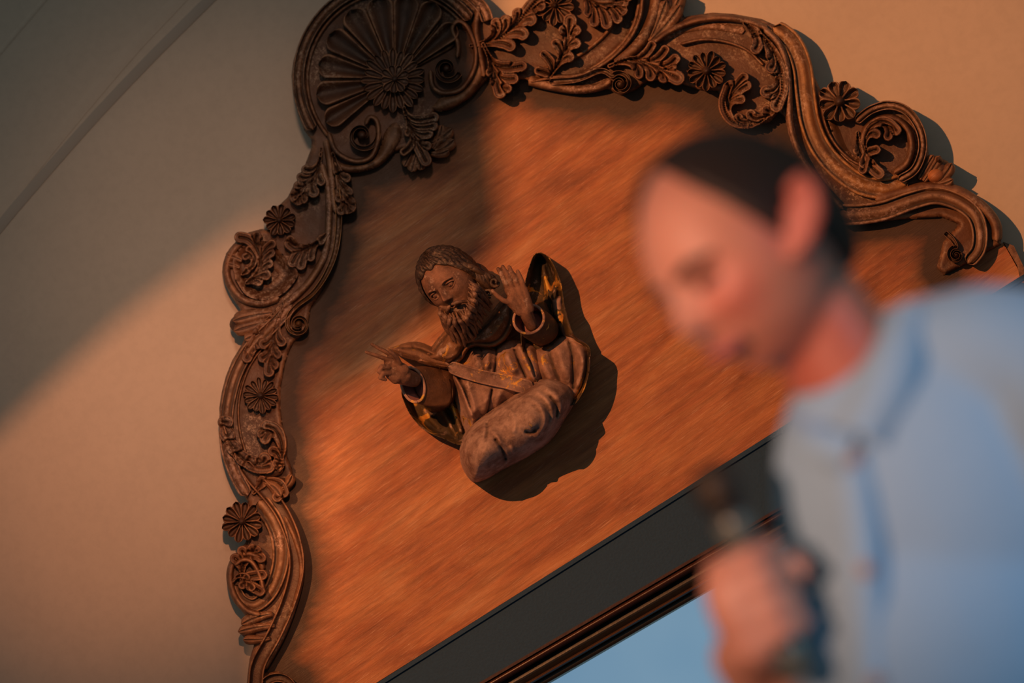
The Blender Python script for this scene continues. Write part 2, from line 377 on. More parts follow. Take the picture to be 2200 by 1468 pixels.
def boxw(a, b):
    x0, y0, z0 = a; x1, y1, z1 = b
    return [(x0, y0, z0), (x1, y0, z0), (x1, y1, z0), (x0, y1, z0), (x0, y0, z1), (x1, y0, z1), (x1, y1, z1), (x0, y1, z1)], [[3, 2, 1, 0], [4, 5, 6, 7], [0, 1, 5, 4], [1, 2, 6, 5], [2, 3, 7, 6], [3, 0, 4, 7]]

# ------------------------------------------------------------------ the room
WALLH = -42
v, f = boxw((-4.5, .042, 0), (4.5, .30, 5.2)); link('wall_back', v, f, M_wall, None, False, 'structure')
v, f = boxw((-4.5, -7.5, -.15), (4.5, .042, 0)); link('floor', v, f, M_floor, None, False, 'structure')
mb = MB()
def strip_wall(mb, line, wd, hh):
    sweep(mb, line, wconst(wd), 'flat', WALLH, hh, WALLH - 3, 40)
strip_wall(mb, [(1500, -980), (1000, -530), (640, -190), (455, -6), (330, 118), (200, 255), (90, 380), (0, 486), (-160, 690), (-520, 1180), (-900, 1750)], 11, 1.5)
v, f = mb.out(); link('trim_1', v, f, mat_plain('grey_joint', (.44, .38, .32), .85, nscale=4, vary=.03), None, True, 'structure')
mb = MB(); sweep(mb, [(1440, -1010), (560, -190), (400, -16), (300, 88), (170, 240), (60, 375), (-30, 490), (-190, 700), (-940, 1740)], wconst(14), 'flat', WALLH, .8, WALLH - 3, 40)
v, f = mb.out(); link('trim_2', v, f, M_wall, None, True, 'structure')
mb = MB(); sweep(mb, [(900, -850), (230, -150), (95, 0), (0, 112), (-120, 260), (-700, 1000)], wconst(5), 'flat', WALLH, .8, WALLH - 3, 30)
v, f = mb.out(); link('trim_3', v, f, M_wall, None, True, 'structure')

# ------------------------------------------------------------------ carved pediment
OUT = [(515, 1660), (520, 1560), (528, 1500), (532, 1448), (536, 1417), (546, 1385), (540, 1340), (518, 1312), (502, 1290), (492, 1258), (488, 1235), (495, 1205), (508, 1186), (528, 1166),
 (536, 1120), (532, 1077), (513, 1050), (491, 1008), (477, 970), (470, 937), (472, 904), (471, 877), (476, 844), (485, 809), (499, 774), (521, 738), (530, 715),
 (522, 690), (515, 662), (496, 636), (483, 609), (477, 584), (484, 554), (494, 535), (510, 515), (535, 499), (562, 492), (584, 494), (592, 470), (598, 443), (618, 424), (630, 400), (648, 378), (656, 352), (668, 321), (670, 302),
 (654, 281), (640, 245), (630, 204), (626, 163), (630, 131), (641, 95), (660, 60), (687, 27), (717, 0), (760, -32), (810, -50), (860, -54), (920, -45), (970, -28), (1012, 0), (1035, 20), (1048, 40), (1075, 48), (1105, 35), (1130, 10),
 (1150, -40), (1200, -90), (1300, -110), (1400, -95), (1462, -50), (1475, 0), (1465, 38), (1482, 34), (1531, 27), (1577, 30), (1637, 41), (1672, 57), (1700, 76), (1727, 106), (1741, 131), (1749, 163), (1762, 191), (1790, 235), (1841, 242),
 (1870, 235), (1884, 223), (1911, 216), (1938, 223), (1969, 245), (1986, 276), (1993, 307), (1995, 332), (2008, 355), (2030, 392), (2051, 404), (2075, 416), (2109, 436), (2136, 463), (2150, 491), (2151, 526)]
INN = [(2109, 548), (2070, 571), (2027, 592), (2012, 575), (2026, 520), (2060, 482), (2023, 467), (1938, 472), (1870, 480), (1829, 477), (1802, 456), (1768, 409), (1734, 371), (1715, 335), (1700, 308), (1690, 262), (1675, 240), (1655, 262), (1607, 279), (1574, 267), (1555, 245), (1547, 218), (1545, 196),
 (1501, 193), (1450, 176), (1398, 172), (1364, 195), (1335, 206), (1305, 192), (1245, 202), (1182, 193), (1130, 172), (1090, 172), (1050, 170), (1030, 190), (1009, 212), (973, 231), (935, 240), (915, 300), (880, 318), (840, 330), (804, 358), (752, 368), (738, 385),
 (750, 430), (730, 462), (726, 500), (723, 541), (711, 584), (687, 633), (668, 663), (660, 715), (632, 735), (622, 754), (613, 782), (603, 836), (603, 877), (608, 918), (618, 945), (617, 980), (628, 1008), (632, 1041), (612, 1070), (605, 1090), (621, 1115), (639, 1172), (649, 1209), (646, 1249), (632, 1315), (609, 1369), (570, 1425), (566, 1445), (600, 1442), (640, 1470), (655, 1520), (640, 1580), (650, 1660)]
ped = thing('carved_pediment', P(1200, 1230, WALLH), 'large scrolled wooden pediment carved with shell, acanthus and rosettes round a painted orange-brown panel', 'carving')
fp = OUT + INN
def hbase(x, y, d):
    return 2 + 16 * np.sqrt(np.clip(1 - (1 - np.clip(d / 9, 0, 1)) ** 2, 0, 1)) - 5 * np.clip((d - 10) / 30, 0, 1)
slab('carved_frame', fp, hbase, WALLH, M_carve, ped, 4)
# panel: follows the middle of the frame, plain straight bottom edge
pan = [(540, 1632), (560, 1440), (600, 1340), (620, 1240), (600, 1130), (560, 1040), (520, 950), (530, 830), (580, 740), (640, 640), (690, 540), (695, 440), (720, 340), (800, 300), (900, 200), (1010, 120), (1150, 100), (1300, 120), (1450, 110), (1600, 130), (1700, 200), (1750, 330),
 (1830, 420), (1950, 440), (2060, 450), (2120, 530), (2156, 523), (2187, 578), (2192, 594), (1740, 880), (1477, 1047), (1200, 1221), (808, 1468)]
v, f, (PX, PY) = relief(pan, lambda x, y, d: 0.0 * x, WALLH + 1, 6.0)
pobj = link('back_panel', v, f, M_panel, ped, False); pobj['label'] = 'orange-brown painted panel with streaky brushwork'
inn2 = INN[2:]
gd, _, _ = bdist(PX, PY, inn2, False); at = pobj.data.attributes.new('edge_dark', 'FLOAT', 'POINT')
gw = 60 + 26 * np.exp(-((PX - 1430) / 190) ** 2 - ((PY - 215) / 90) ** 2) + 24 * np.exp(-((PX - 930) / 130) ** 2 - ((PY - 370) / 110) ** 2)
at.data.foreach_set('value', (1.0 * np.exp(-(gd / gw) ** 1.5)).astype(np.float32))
v, f = box_px([(2156, 520), (2178, 528), (2200, 575), (2205, 610), (2192, 606), (2186, 572)], WALLH, 3); link('cut_end', v, f, M_carve, ped, False)

def band(pts, wd, prof='band', h0=14, Hh=20, mat=None, name='scroll_moulding', a=.03, b=.03, w1=None, n=60):
    return part(name, mat or M_carve, ped, sweep, pts, wlin(wd, w1 if w1 is not None else wd, a, b), prof, h0, Hh, 0, n)
def spiral(cx, cy, r0, turns, a0, dirn=1, r1=.12, n=30):
    return [(cx + r0 * (1 - (1 - r1) * t) * math.cos(a0 + dirn * 2 * math.pi * turns * t), cy + r0 * (1 - (1 - r1) * t) * math.sin(a0 + dirn * 2 * math.pi * turns * t)) for t in np.linspace(0, 1, n)]
def volute(cx, cy, r, turns, a0, dirn, wd, lead=(), h0=20, Hh=22, mat=None, eye=.26):
    pts = list(lead) + spiral(cx, cy, r - wd, turns, a0, dirn, .25)
    mb = MB(); sweep(mb, pts, wlin(wd, wd * .4, .02, .05), 'band', h0, Hh, 0, 90, lambda t: .8 + .4 * t)
    dome(mb, cx, cy, r * eye, h0, Hh * 1.15, 0); v, f = mb.out(); return link('volute', v, f, mat or M_carve, ped)
def rosette(cx, cy, r, n, h0, Hh, br=.25, mat=None, rot=.2, wfac=1.0, tilt=(0, 0), prof='lobe', inner=.12, name='rosette', par=None):
    mb = MB(); dome(mb, cx, cy, r * br, h0 + 2, Hh * 1.15, 0, 6, 18); dome(mb, cx, cy, r * .8, h0 - 8, Hh * .4, 0, 5, 28)
    v, f = mb.out(); o = link(name, v, f, mat or M_carve, par or ped)
    for k in range(n):
        a = rot + 2 * math.pi * k / n; c, s = math.cos(a), math.sin(a); rr = r * (1 + .05 * math.sin(k * 2.7))
        m2 = MB(); lobe(m2, (cx + r * inner * c, cy + r * inner * s), (cx + rr * .5 * c, cy + rr * .5 * s), (cx + rr * c, cy + rr * s), math.pi * r / n * .86 * wfac, h0, Hh, 0, -.15 + tilt[0] * c + tilt[1] * s, 12, prof, .25)
        v, f = m2.out()
        if not par: link('petal', v, f, mat or M_carve, o)
        else: link('petal', v, f, mat or M_carve, par)
    return o
M1, M2, M3 = M_carve, M_carve_dusty, M_gilt
# lower left
band([(540, 1640), (545, 1540), (549, 1470), (556, 1425), (590, 1362), (620, 1292), (637, 1222), (631, 1165), (609, 1108), (580, 1066), (548, 1030), (518, 990)], 17, 'band', 12, 22)
band([(566, 1440), (606, 1368), (632, 1300), (646, 1245), (646, 1205), (634, 1160), (612, 1110)], 7, 'round', 10, 16)
band([(556, 1075), (588, 1120), (603, 1170), (600, 1222), (580, 1272), (548, 1300), (518, 1290), (501, 1256)], 22, 'bandr', 10, 18, M2, w1=14)
band([(560, 1322), (528, 1310), (503, 1278), (494, 1235), (505, 1202), (530, 1190), (556, 1200), (565, 1226)], 8, 'round', 14, 24)
band([(505, 1215), (520, 1204), (538, 1206), (551, 1222), (562, 1250), (566, 1278)], 6, 'round', 26, 20)
part('acanthus_leaf', M1, ped, leaf, [(520, 1250), (522, 1215), (540, 1190), (556, 1182)], [(498, 1196), (515, 1178), (540, 1172), (567, 1205), (572, 1235), (566, 1275)], 9, 20, 22)
part('acanthus_leaf', M1, ped, leaf, [(500, 1250), (512, 1238), (528, 1240), (532, 1258)], [(515, 1262), (545, 1268)], 7, 24, 20)
rosette(520, 1121, 44, 12, 18, 34, .22, M1)
def bud(pts_list, c, r, mat=M1):
    mb = MB(); dome(mb, c[0], c[1], r, 6, 26, 0, 6, 20, .9)
    for a, b, c2, wd in pts_list: lobe(mb, a, b, c2, wd, 14, 22, 0, .3, prof='leafy')
    v, f = mb.out(); return link('flower_bud', v, f, mat, ped)
bud([((585, 1320), (555, 1322), (518, 1342), 13), ((590, 1345), (560, 1345), (511, 1358), 12), ((580, 1372), (560, 1376), (522, 1375), 11)], (535, 1358), 17)
volute(600, 1492, 50, 1.4, math.pi * 1.2, 1, 11)
# left middle
band([(532, 1066), (505, 1016), (488, 960), (486, 900), (494, 845), (510, 795), (540, 745), (585, 700), (628, 655)], 15, 'bandr', 14, 20, M2)
band([(530, 980), (516, 930), (512, 880), (520, 830), (540, 780), (575, 735)], 3.5, 'round', 12, 14)
part('acanthus_leaf', M1, ped, leaf, [(600, 660), (570, 695), (545, 735), (528, 775)], [(545, 715), (560, 745), (540, 765)], 9, 18, 20)
part('acanthus_leaf', M1, ped, leaf, [(608, 650), (595, 700), (582, 755), (577, 806)], [(612, 738), (602, 765), (596, 788), (558, 740), (556, 770)], 9, 20, 22)
volute(641, 696, 32, 1.5, -math.pi * .95, -1, 8, [(722, 400), (728, 470), (720, 540), (700, 590), (672, 630), (640, 655), (622, 675)], 18, 24, M3)
band([(690, 350), (705, 410), (706, 480), (698, 545), (668, 600), (630, 640), (590, 672)], 8, 'round', 16, 18, M2)
rosette(560, 850, 38, 14, 16, 26, .24, M1, .1)
part('acanthus_leaf', M1, ped, leaf, [(478, 905), (490, 950), (520, 985), (560, 1005), (585, 1000)], [(502, 938, 12), (517, 962, 12), (536, 984, 12), (555, 990, 12), (570, 975), (498, 905)], 11, 20, 24)
part('acanthus_leaf', M1, ped, leaf, [(600, 1010), (606, 960), (592, 925), (565, 915)], [(556, 938, 9), (566, 952, 9), (578, 968, 9), (588, 992, 9), (606, 990, 8)], 11, 22, 24)
bud([((560, 1022), (585, 1012), (607, 1002), 15), ((565, 1035), (590, 1040), (604, 1068), 13), ((600, 1055), (622, 1045), (628, 1020), 11)], (607, 1038), 14)
part('acanthus_leaf', M1, ped, leaf, [(545, 1060), (570, 1035), (600, 1040), (612, 1065)], [(590, 1075), (560, 1025)], 9, 14, 18)
bud([((585, 672), (550, 675), (500, 690), 17), ((580, 690), (540, 700), (502, 712), 17), ((560, 715), (545, 722), (525, 730), 13)], (515, 697), 22)
# left upper scroll
band([(600, 640), (560, 652), (520, 642), (494, 610), (487, 575), (500, 540), (530, 515), (565, 508)], 9, 'round', 12, 24)
slab('scroll_bowl', [(505, 600), (500, 560), (520, 530), (555, 515), (590, 530), (620, 560), (640, 590), (610, 630), (570, 645), (530, 635)], lambda x, y, d: 12 + 20 * np.exp(-(d / 14.) ** 2) + 4 * np.exp(-((d - 30) / 5.) ** 2), 0, M1, ped, 4, 60)
part('acanthus_leaf', M1, ped, leaf, [(530, 608), (556, 590), (561, 560), (550, 532), (530, 512), (508, 510)], [(588, 540, 8), (585, 565, 8), (580, 592, 9), (561, 610, 8), (590, 520, 8), (555, 500, 8)], 9, 26, 24)
part('acanthus_leaf', M1, ped, leaf, [(520, 590), (542, 572), (545, 550), (533, 532)], [(522, 555, 6), (530, 575, 6)], 7, 26, 20)
bud([((520, 560), (502, 550), (488, 548), 12), ((515, 575), (500, 568), (484, 566), 9)], (495, 548), 10)
rosette(600, 473, 34, 11, 14, 32, .22, M1, .3)
part('acanthus_leaf', M1, ped, leaf, [(706, 500), (670, 530), (640, 535), (616, 520)], [(622, 508, 8), (650, 548, 8), (625, 572, 9), (645, 578, 9), (668, 560, 8), (690, 525, 8)], 9, 18, 22)
part('acanthus_leaf', M1, ped, leaf, [(690, 320), (684, 360), (660, 400), (630, 430)], [(650, 362, 8), (640, 378, 8), (634, 396, 9), (626, 415, 9), (640, 440, 8), (655, 435, 8), (680, 420, 10), (695, 395, 8)], 10, 18, 24)
part('acanthus_leaf', M1, ped, leaf, [(715, 330), (728, 380), (742, 425), (756, 452)], [(752, 382, 8), (756, 412, 9), (762, 435, 10), (745, 458, 9), (727, 458, 8), (722, 430, 8), (733, 370, 8)], 10, 16, 24)
band([(700, 300), (710, 360), (718, 440), (728, 455)], 8, 'round', 16, 18, M2)
# shell
CX, CY = 848, 170
ring = lambda r, a0, a1, n=40: [(CX + r * math.cos(a0 + (a1 - a0) * i / (n - 1)), CY + r * math.sin(a0 + (a1 - a0) * i / (n - 1))) for i in range(n)]
sh = part('shell', M1, ped, sweep, ring(207, R(148), R(322)), wconst(13, .01, .01), 'bandr', 14, 30, 0, 90)
for r, wd, hh in ((188, 5, 14),): part('shell_rim', M1, sh, sweep, ring(r, R(140), R(325)), wconst(wd), 'round', 14, hh, 0, 80)
tips = [(700, 262, 19), (680, 204, 22), (684, 138, 22), (706, 75, 23), (752, 22, 24), (812, -6, 25), (876, -10, 24), (935, 6, 22), (980, 55, 19)]
for tx, ty, wd in tips:
    mb = MB(); u = np.array([tx - CX, ty - CY], float); u /= np.linalg.norm(u); p0 = np.array([CX, CY]) + u * 40
    sweep(mb, [tuple(p0), tuple(p0 * .5 + np.array([tx, ty]) * .5), (tx, ty)], (lambda q, w_=wd * 1.22: w_ * (.22 + .78 * min(q / .84, 1)) * (math.sqrt(max(1 - ((q - .84) / .16) ** 2, .01)) if q > .84 else 1)), 'flute', 10, 28, 0, 26, lambda t: .8 + .55 * t); v, f = mb.out(); link('flute', v, f, M1, sh)
    mb = MB(); ang = math.atan2(u[1], u[0]) + .19; uu = np.array([math.cos(ang), math.sin(ang)])
    sweep(mb, [tuple(np.array([CX, CY]) + uu * 44), tuple(np.array([CX, CY]) + uu * 150)], wlin(2.5, 7, 0, .2), 'round', 8, 16, 0, 10); v, f = mb.out(); link('rib', v, f, M1, sh)
rosette(CX - 4, CY + 2, 68, 20, 26, 18, .3, M1, 0, 1.0)
rosette(CX, CY, 31, 9, 42, 16, .24, M1, .25, 1.0)
volute(778, 290, 42, 1.15, -math.pi * .05, 1, 7, [(712, 262), (706, 290), (722, 322), (760, 348), (800, 348), (828, 322), (836, 285)][::-1][:0], 22, 24)
band([(706, 285), (722, 325), (760, 346), (796, 338), (812, 300), (810, 262), (795, 252), (785, 268)], 6, 'round', 22, 22)
slab('collar', [(690, 318), (720, 345), (765, 352), (805, 335), (828, 280), (850, 262), (862, 275), (862, 300), (840, 335), (805, 362), (752, 372), (715, 358)], cushion(10, 26, 18), 0, M2, ped, 4, 70)
slab('collar', [(925, 232), (950, 205), (985, 195), (1010, 165), (1026, 120), (1042, 135), (1042, 165), (1015, 205), (975, 232), (945, 240)], cushion(10, 26, 18), 0, M2, ped, 4, 70)
volute(960, 147, 36, 1.2, math.pi * .1, 1, 7, (), 22, 24)
band([(925, 150), (930, 185), (955, 200), (992, 190), (1018, 150), (1022, 105), (1005, 60), (985, 46), (972, 62), (984, 95), (982, 125)], 6, 'round', 22, 22)
band([(1030, 10), (1022, 60), (1030, 110), (1040, 165)], 9, 'round', 14, 24)
band([(985, -30), (1015, -5), (1038, 20), (1048, 45)], 14, 'bandr', 14, 26, M2)
part('acanthus_leaf', M1, ped, leaf, [(868, 232), (880, 270), (900, 315), (918, 352)], [(940, 250, 9), (928, 285, 9), (925, 312, 8), (885, 315, 7), (862, 330, 7), (872, 290, 7), (938, 268, 9)], 10, 20, 28)
bud([((930, 320), (945, 300), (950, 268), 13), ((920, 310), (950, 300), (972, 276), 14), ((935, 325), (955, 322), (976, 300), 14), ((925, 330), (945, 335), (965, 322), 11)], (955, 300), 16)
bud([((885, 325), (875, 345), (868, 358), 10), ((895, 330), (888, 350), (884, 370), 12), ((900, 335), (905, 350), (902, 366), 11)], (886, 352), 14)
# top middle
part('acanthus_leaf', M1, ped, leaf, [(1012, 98), (1060, 92), (1100, 60), (1150, 5), (1175, -40)], [(1062, 42, 10), (1082, 36, 10), (1110, 20, 10), (1150, 46, 11), (1132, 78, 11), (1104, 104, 10), (1060, 55, 8), (1170, 15, 9)], 12, 20, 26)
part('acanthus_leaf', M1, ped, leaf, [(1038, 95), (1055, 130), (1066, 165), (1076, 206)], [(1047, 160, 8), (1056, 180, 8), (1112, 168, 9), (1098, 190, 8), (1100, 140, 9), (1130, 140, 9)], 11, 20, 28)
part('acanthus_leaf', M1, ped, leaf, [(1182, 162), (1205, 128), (1220, 85), (1226, 35)], [(1163, 112, 8), (1187, 90, 9), (1203, 62, 9), (1150, 150, 8), (1246, 64, 9), (1246, 94, 9), (1232, 124, 9)], 11, 20, 28)
rosette(1192, 12, 42, 12, 20, 26, .16, M1, .1)
part('acanthus_leaf', M1, ped, leaf, [(1225, -50), (1255, -10), (1290, 10), (1345, 5)], [(1262, 35, 9), (1276, 56, 9), (1305, 60, 10), (1330, 48, 9), (1342, 30, 9), (1360, -15, 9)], 11, 20, 28)
part('acanthus_leaf', M1, ped, leaf, [(1240, -80), (1300, -60), (1360, -70), (1400, -90)], [(1320, -30), (1350, -30), (1280, -95)], 11, 20, 26)
band([(1140, 176), (1190, 166), (1250, 160), (1310, 128), (1352, 85), (1374, 40), (1380, 0), (1384, -60)], 5, 'round', 18, 22)
band([(1160, 168), (1225, 150), (1290, 110), (1335, 60), (1352, 0), (1352, -60)], 22, 'band', 12, 16, M1, w1=26)
band([(1405, -60), (1410, 0), (1398, 50), (1370, 95), (1320, 135)], 14, 'round', 12, 24)
bud([((1400, 80), (1420, 40), (1432, 0), 16), ((1395, 90), (1440, 50), (1462, 10), 17), ((1420, 60), (1450, 30), (1466, -20), 14)], (1440, 10), 18)
band([(1135, 172), (1185, 184), (1240, 192), (1290, 186), (1312, 172)], 12, 'round', 12, 24, M2, w1=9)
volute(1332, 180, 33, 1.35, -math.pi * .75, 1, 8, [(1180, 176), (1240, 170), (1290, 152)], 20, 26, M2, .36)
part('acanthus_leaf', M1, ped, leaf, [(1310, 142), (1350, 128), (1400, 140), (1464, 172)], [(1404, 90, 8), (1433, 100, 8), (1456, 120, 9), (1372, 168, 8), (1396, 172, 9), (1424, 176, 9), (1366, 150, 8), (1450, 140, 9)], 12, 22, 28)
rosette(1518, 152, 42, 13, 18, 30, .28, M1, .15)
band([(1400, 95), (1440, 66), (1490, 46), (1545, 38), (1600, 44), (1650, 62)], 8, 'round', 16, 26, M1)
band([(1460, 95), (1510, 85), (1560, 90), (1605, 108), (1640, 140)], 4, 'round', 14, 18)
band([(1420, 80), (1470, 62), (1530, 55), (1600, 66)], 12, 'round', 6, 14, M2)
part('acanthus_leaf', M1, ped, leaf, [(1600, 50), (1640, 80), (1672, 130), (1680, 190), (1665, 235)], [(1618, 112, 10), (1648, 150, 11), (1636, 196, 11), (1650, 125, 9), (1668, 160, 9), (1655, 205, 9), (1625, 85, 9)], 11, 22, 28)
part('acanthus_leaf', M1, ped, leaf, [(1660, 240), (1620, 268), (1575, 262), (1556, 225), (1568, 182)], [(1576, 176, 10), (1570, 205, 9), (1610, 238, 9), (1600, 215, 8), (1640, 232, 9), (1588, 245, 8), (1612, 180, 9), (1604, 160, 9)], 10, 20, 26)
band([(1640, 60), (1672, 92), (1690, 140), (1695, 200), (1697, 262), (1712, 318), (1740, 368), (1775, 412), (1812, 450)], 8, 'round', 22, 26, M2)
band([(1660, 58), (1700, 90), (1722, 140), (1730, 200), (1740, 262), (1762, 316), (1800, 362), (1850, 396), (1905, 405), (1950, 392)], 22, 'bandr', 12, 22, M3, w1=24)
band([(1762, 196), (1772, 262), (1795, 310), (1830, 345), (1870, 362)], 4, 'round', 18, 20)
slab('scroll_bowl', [(1775, 250), (1840, 245), (1880, 228), (1930, 228), (1970, 262), (1984, 310), (1970, 360), (1925, 385), (1870, 370), (1810, 335)], lambda x, y, d: 10 + 16 * np.exp(-(d / 14.) ** 2), 0, M2, ped, 4, 60)
band([(1838, 262), (1872, 236), (1912, 226), (1950, 240), (1976, 278), (1982, 322), (1965, 365), (1930, 388)], 10, 'bandr', 22, 26, M2)
band([(1862, 350), (1852, 310), (1862, 275), (1892, 255), (1925, 256), (1950, 280), (1958, 315), (1948, 350), (1920, 372)], 8, 'round', 20, 26, M1)
part('acanthus_leaf', M1, ped, leaf, [(1862, 330), (1858, 295), (1875, 268), (1905, 262), (1930, 285)], [(1890, 292, 8), (1905, 300, 8), (1890, 320, 8), (1918, 288, 8), (1852, 372, 8)], 9, 26, 26)
part('acanthus_leaf', M2, ped, leaf, [(1842, 285), (1846, 320), (1866, 352), (1894, 378)], [(1838, 330, 8), (1850, 358, 8), (1880, 350, 8)], 10, 24, 26)
rosette(1803, 218, 46, 9, 22, 34, .3, M2, .15)
bud([((1975, 385), (1995, 350), (2006, 333), 12), ((1985, 390), (2010, 355), (2020, 335), 13), ((2000, 400), (2035, 380), (2045, 350), 14), ((1990, 398), (2030, 400), (2048, 385), 12)], (2022, 362), 22, M1)
part('bud_heart', M_panel, ped, dome, 2011, 377, 21, 16, 26, 0, 6, 20, .8)
part('bud_heart', M1, ped, dome, 2017, 343, 7, 26, 26, 0, 5, 14)
band([(1800, 462), (1850, 460), (1900, 452), (1955, 432), (2005, 420), (2050, 430), (2088, 455), (2104, 490), (2102, 535), (2078, 566)], 24, 'bandr', 14, 26, M2, w1=16, n=70)
band([(1880, 430), (1940, 412), (1990, 402), (2050, 408), (2105, 440), (2138, 480), (2142, 520)], 12, 'round', 12, 26, M1)
volute(2054, 548, 24, 1.3, -math.pi * .5, -1, 6, [(2030, 500), (2046, 515)], 14, 22)

# ------------------------------------------------------------------ entablature and screen below
ent = thing('entablature', P(1295, 1399, WALLH), 'dark slate-grey frieze beam with black and red-brown mouldings under the pediment', 'beam')
LN = [(1790, 526), (1800, 538), (1894, 724), (1901, 731), (1917, 757), (1947, 791), (1957, 800), (1973, 819)]
def beam(name, i, j, h0, h1, mat, n=1):
    a, b = LN[i], LN[j]; mb = MB(); m = 2
    # vertical run of small steps so that mouldings get a rounded nose
    K = 8 if n > 1 else 1
    X, Y, Z = [], [], []
    prof = [(0, 0)] + [(k / K, (math.sin(math.pi * (k / K)) * n if n > 1 else 0)) for k in range(K + 1)] + [(1, 0)]
    for q, (t, hh) in enumerate(prof):
        for sx, k in ((250, 0), (2420, 1)):
            ya = a[0] + (a[1] - a[0]) * (sx - 300) / 2000; yb = b[0] + (b[1] - b[0]) * (sx - 300) / 2000
            X.append(sx); Y.append(ya + (yb - ya) * t); Z.append(WALLH + 2 if q in (0, len(prof) - 1) else h1 + hh)
    nn = len(prof); v = P(X, Y, Z); f = [[2 * k, 2 * k + 1, 2 * k + 3, 2 * k + 2] for k in range(nn - 1)]
    f += [[2 * (nn - 1), 2 * (nn - 1) + 1, 1, 0], [2 * k for k in range(nn)], [2 * k + 1 for k in range(nn)][::-1]]
    return link(name, v, f, mat, ent, False)
beam('fillet', 0, 1, 0, 6, M_grey); beam('frieze_board', 1, 2, 0, 1, M_grey)
beam('moulding', 2, 3, 0, 4, M_redwood); beam('moulding', 3, 4, 0, -6, M_redwood, 10); beam('moulding', 4, 5, 0, -22, M_black, 6)
beam('moulding', 5, 6, 0, -10, M_bronze, 8); beam('moulding', 6, 7, 0, -20, M_black, 2)
scr = link('projection_screen', *box_px([(250, 2008), (2420, 752), (3000, 2300), (1100, 3100)], -40, -20), M_screen, None, False)
scr['label'] = 'pale blue lit screen filling the wall below the dark mouldings'; scr['category'] = 'screen'

# ------------------------------------------------------------------ head generator (shared by carving and speaker)
def headgrid(nu=96, nv=72, jaw=1.0, feat=1.0):
    v = []; 
    for i in range(nv + 1):
        ph = math.pi * i / nv
        for j in range(nu):
            th = 2 * math.pi * j / nu
            v.append((math.sin(ph) * math.sin(th), math.cos(ph), math.sin(ph) * math.cos(th)))
    v = np.array(v); x, y, z = v.T.copy()
    X = x * .70; Y = y.copy(); Z = z * .86
    back = z < 0; Z = np.where(back, z * .96, Z)
    lo = np.clip(-y - .15, 0, 1); X *= 1 - .34 * lo ** 1.2 * jaw; Z = np.where(z > 0, Z * (1 - .12 * lo) , Z * (1 - .75 * lo)) + .05 * lo
    fr = np.clip(z * 2.2, 0, 1)
    def g(cx, cy, sx, sy): return np.exp(-((X - cx) / sx) ** 2 - ((Y - cy) / sy) ** 2) * fr
    d = 0 * X
    for s in (-1, 1):
        d -= .13 * g(s * .27, .08, .15, .10)
        d += .075 * g(s * .27, .07, .085, .055)
        d += .022 * g(s * .27, .115, .11, .018) + .014 * g(s * .27, .02, .10, .014)
        d += .055 * g(s * .26, .235, .20, .055)
        d += .05 * g(s * .40, -.14, .16, .14)
        d += .05 * g(s * .095, -.215, .05, .045)
        d -= .035 * g(s * .22, -.38, .06, .12)
    d += np.where((Y < .16) & (Y > -.32), 1, 0) * 0
    ridge = np.clip((.20 - Y) / .42, 0, 1); end = 1 / (1 + np.exp((-.20 - Y) * 40)) 
    d += (.05 + .24 * ridge) * np.exp(-(X / (.055 + .035 * ridge)) ** 2) * end * (1 / (1 + np.exp((Y - .26) * 22))) * fr
    d += .05 * g(0, -.41, .16, .035) - .045 * g(0, -.455, .17, .013) + .055 * g(0, -.50, .13, .035)
    d -= .03 * g(0, -.58, .16, .04) + 0 * X
    d += .09 * g(0, -.74, .17, .10)
    Z = Z + d * feat
    f = []
    for i in range(nv):
        for j in range(nu):
            a, b = i * nu + j, i * nu + (j + 1) % nu; f.append([a, a + nu, b + nu, b])
    return np.stack([X, Y, Z], 1), f
def rot(roll, yaw, pitch):
    return np.array((Matrix.Rotation(roll, 3, 'Z') @ Matrix.Rotation(yaw, 3, 'Y') @ Matrix.Rotation(pitch, 3, 'X')))

# ------------------------------------------------------------------ carved figure on the panel
fig = thing('carved_figure', P(1080, 900, 0), 'weathered gilded wooden figure of a bearded robed man with raised hands on the orange panel', 'statue')
HM = rot(R(37), R(-26), R(9)); HC = np.array([968.0, 607.0]); HS = 78.0; HZ = 150.0
def hp(v):
    q = np.asarray(v, float) @ HM.T * HS; return P(HC[0] + q[..., 0], HC[1] - q[..., 1], HZ + q[..., 2])
def hpx(v):
    q = np.asarray(v, float) @ HM.T * HS; return np.stack([HC[0] + q[..., 0], HC[1] - q[..., 1], HZ + q[..., 2]], -1)
hv, hf = headgrid(140, 110, 1.0, 1.25); hv = hv * np.array([1.02, .98, .95])
link('head', hp(hv), hf, M_flesh, fig)
for s in (-1, 1):
    ec = np.array([s * .275, .07, .60]); mb = MB(); ev, ef = headgrid(24, 16, 0, 0); mb.add(hp(ev * np.array([.145, .10, .115]) + ec + np.array([0, 0, .035])), ef); v, f = mb.out(); eo = link('eye', v, f, M_flesh, fig)
    mb = MB(); mb.add(hp(ev * np.array([.05, .035, .03]) + ec + np.array([0, -.005, .125])), ef); v, f = mb.out(); link('pupil', v, f, M_eye, eo)
    for sg in (1, -1):
        mb = MB(); pts = [hpx(ec + np.array([.15 * math.cos(q), sg * .095 * math.sin(q), .115 * math.sin(q) + .03 - .04 * abs(math.cos(q))])) for q in np.linspace(.05, math.pi - .05, 9)]
        tubemesh(mb, pts, lambda t: 2.0 if sg > 0 else 1.5, 8); v, f = mb.out(); link('eyelid', v, f, M_flesh, eo)
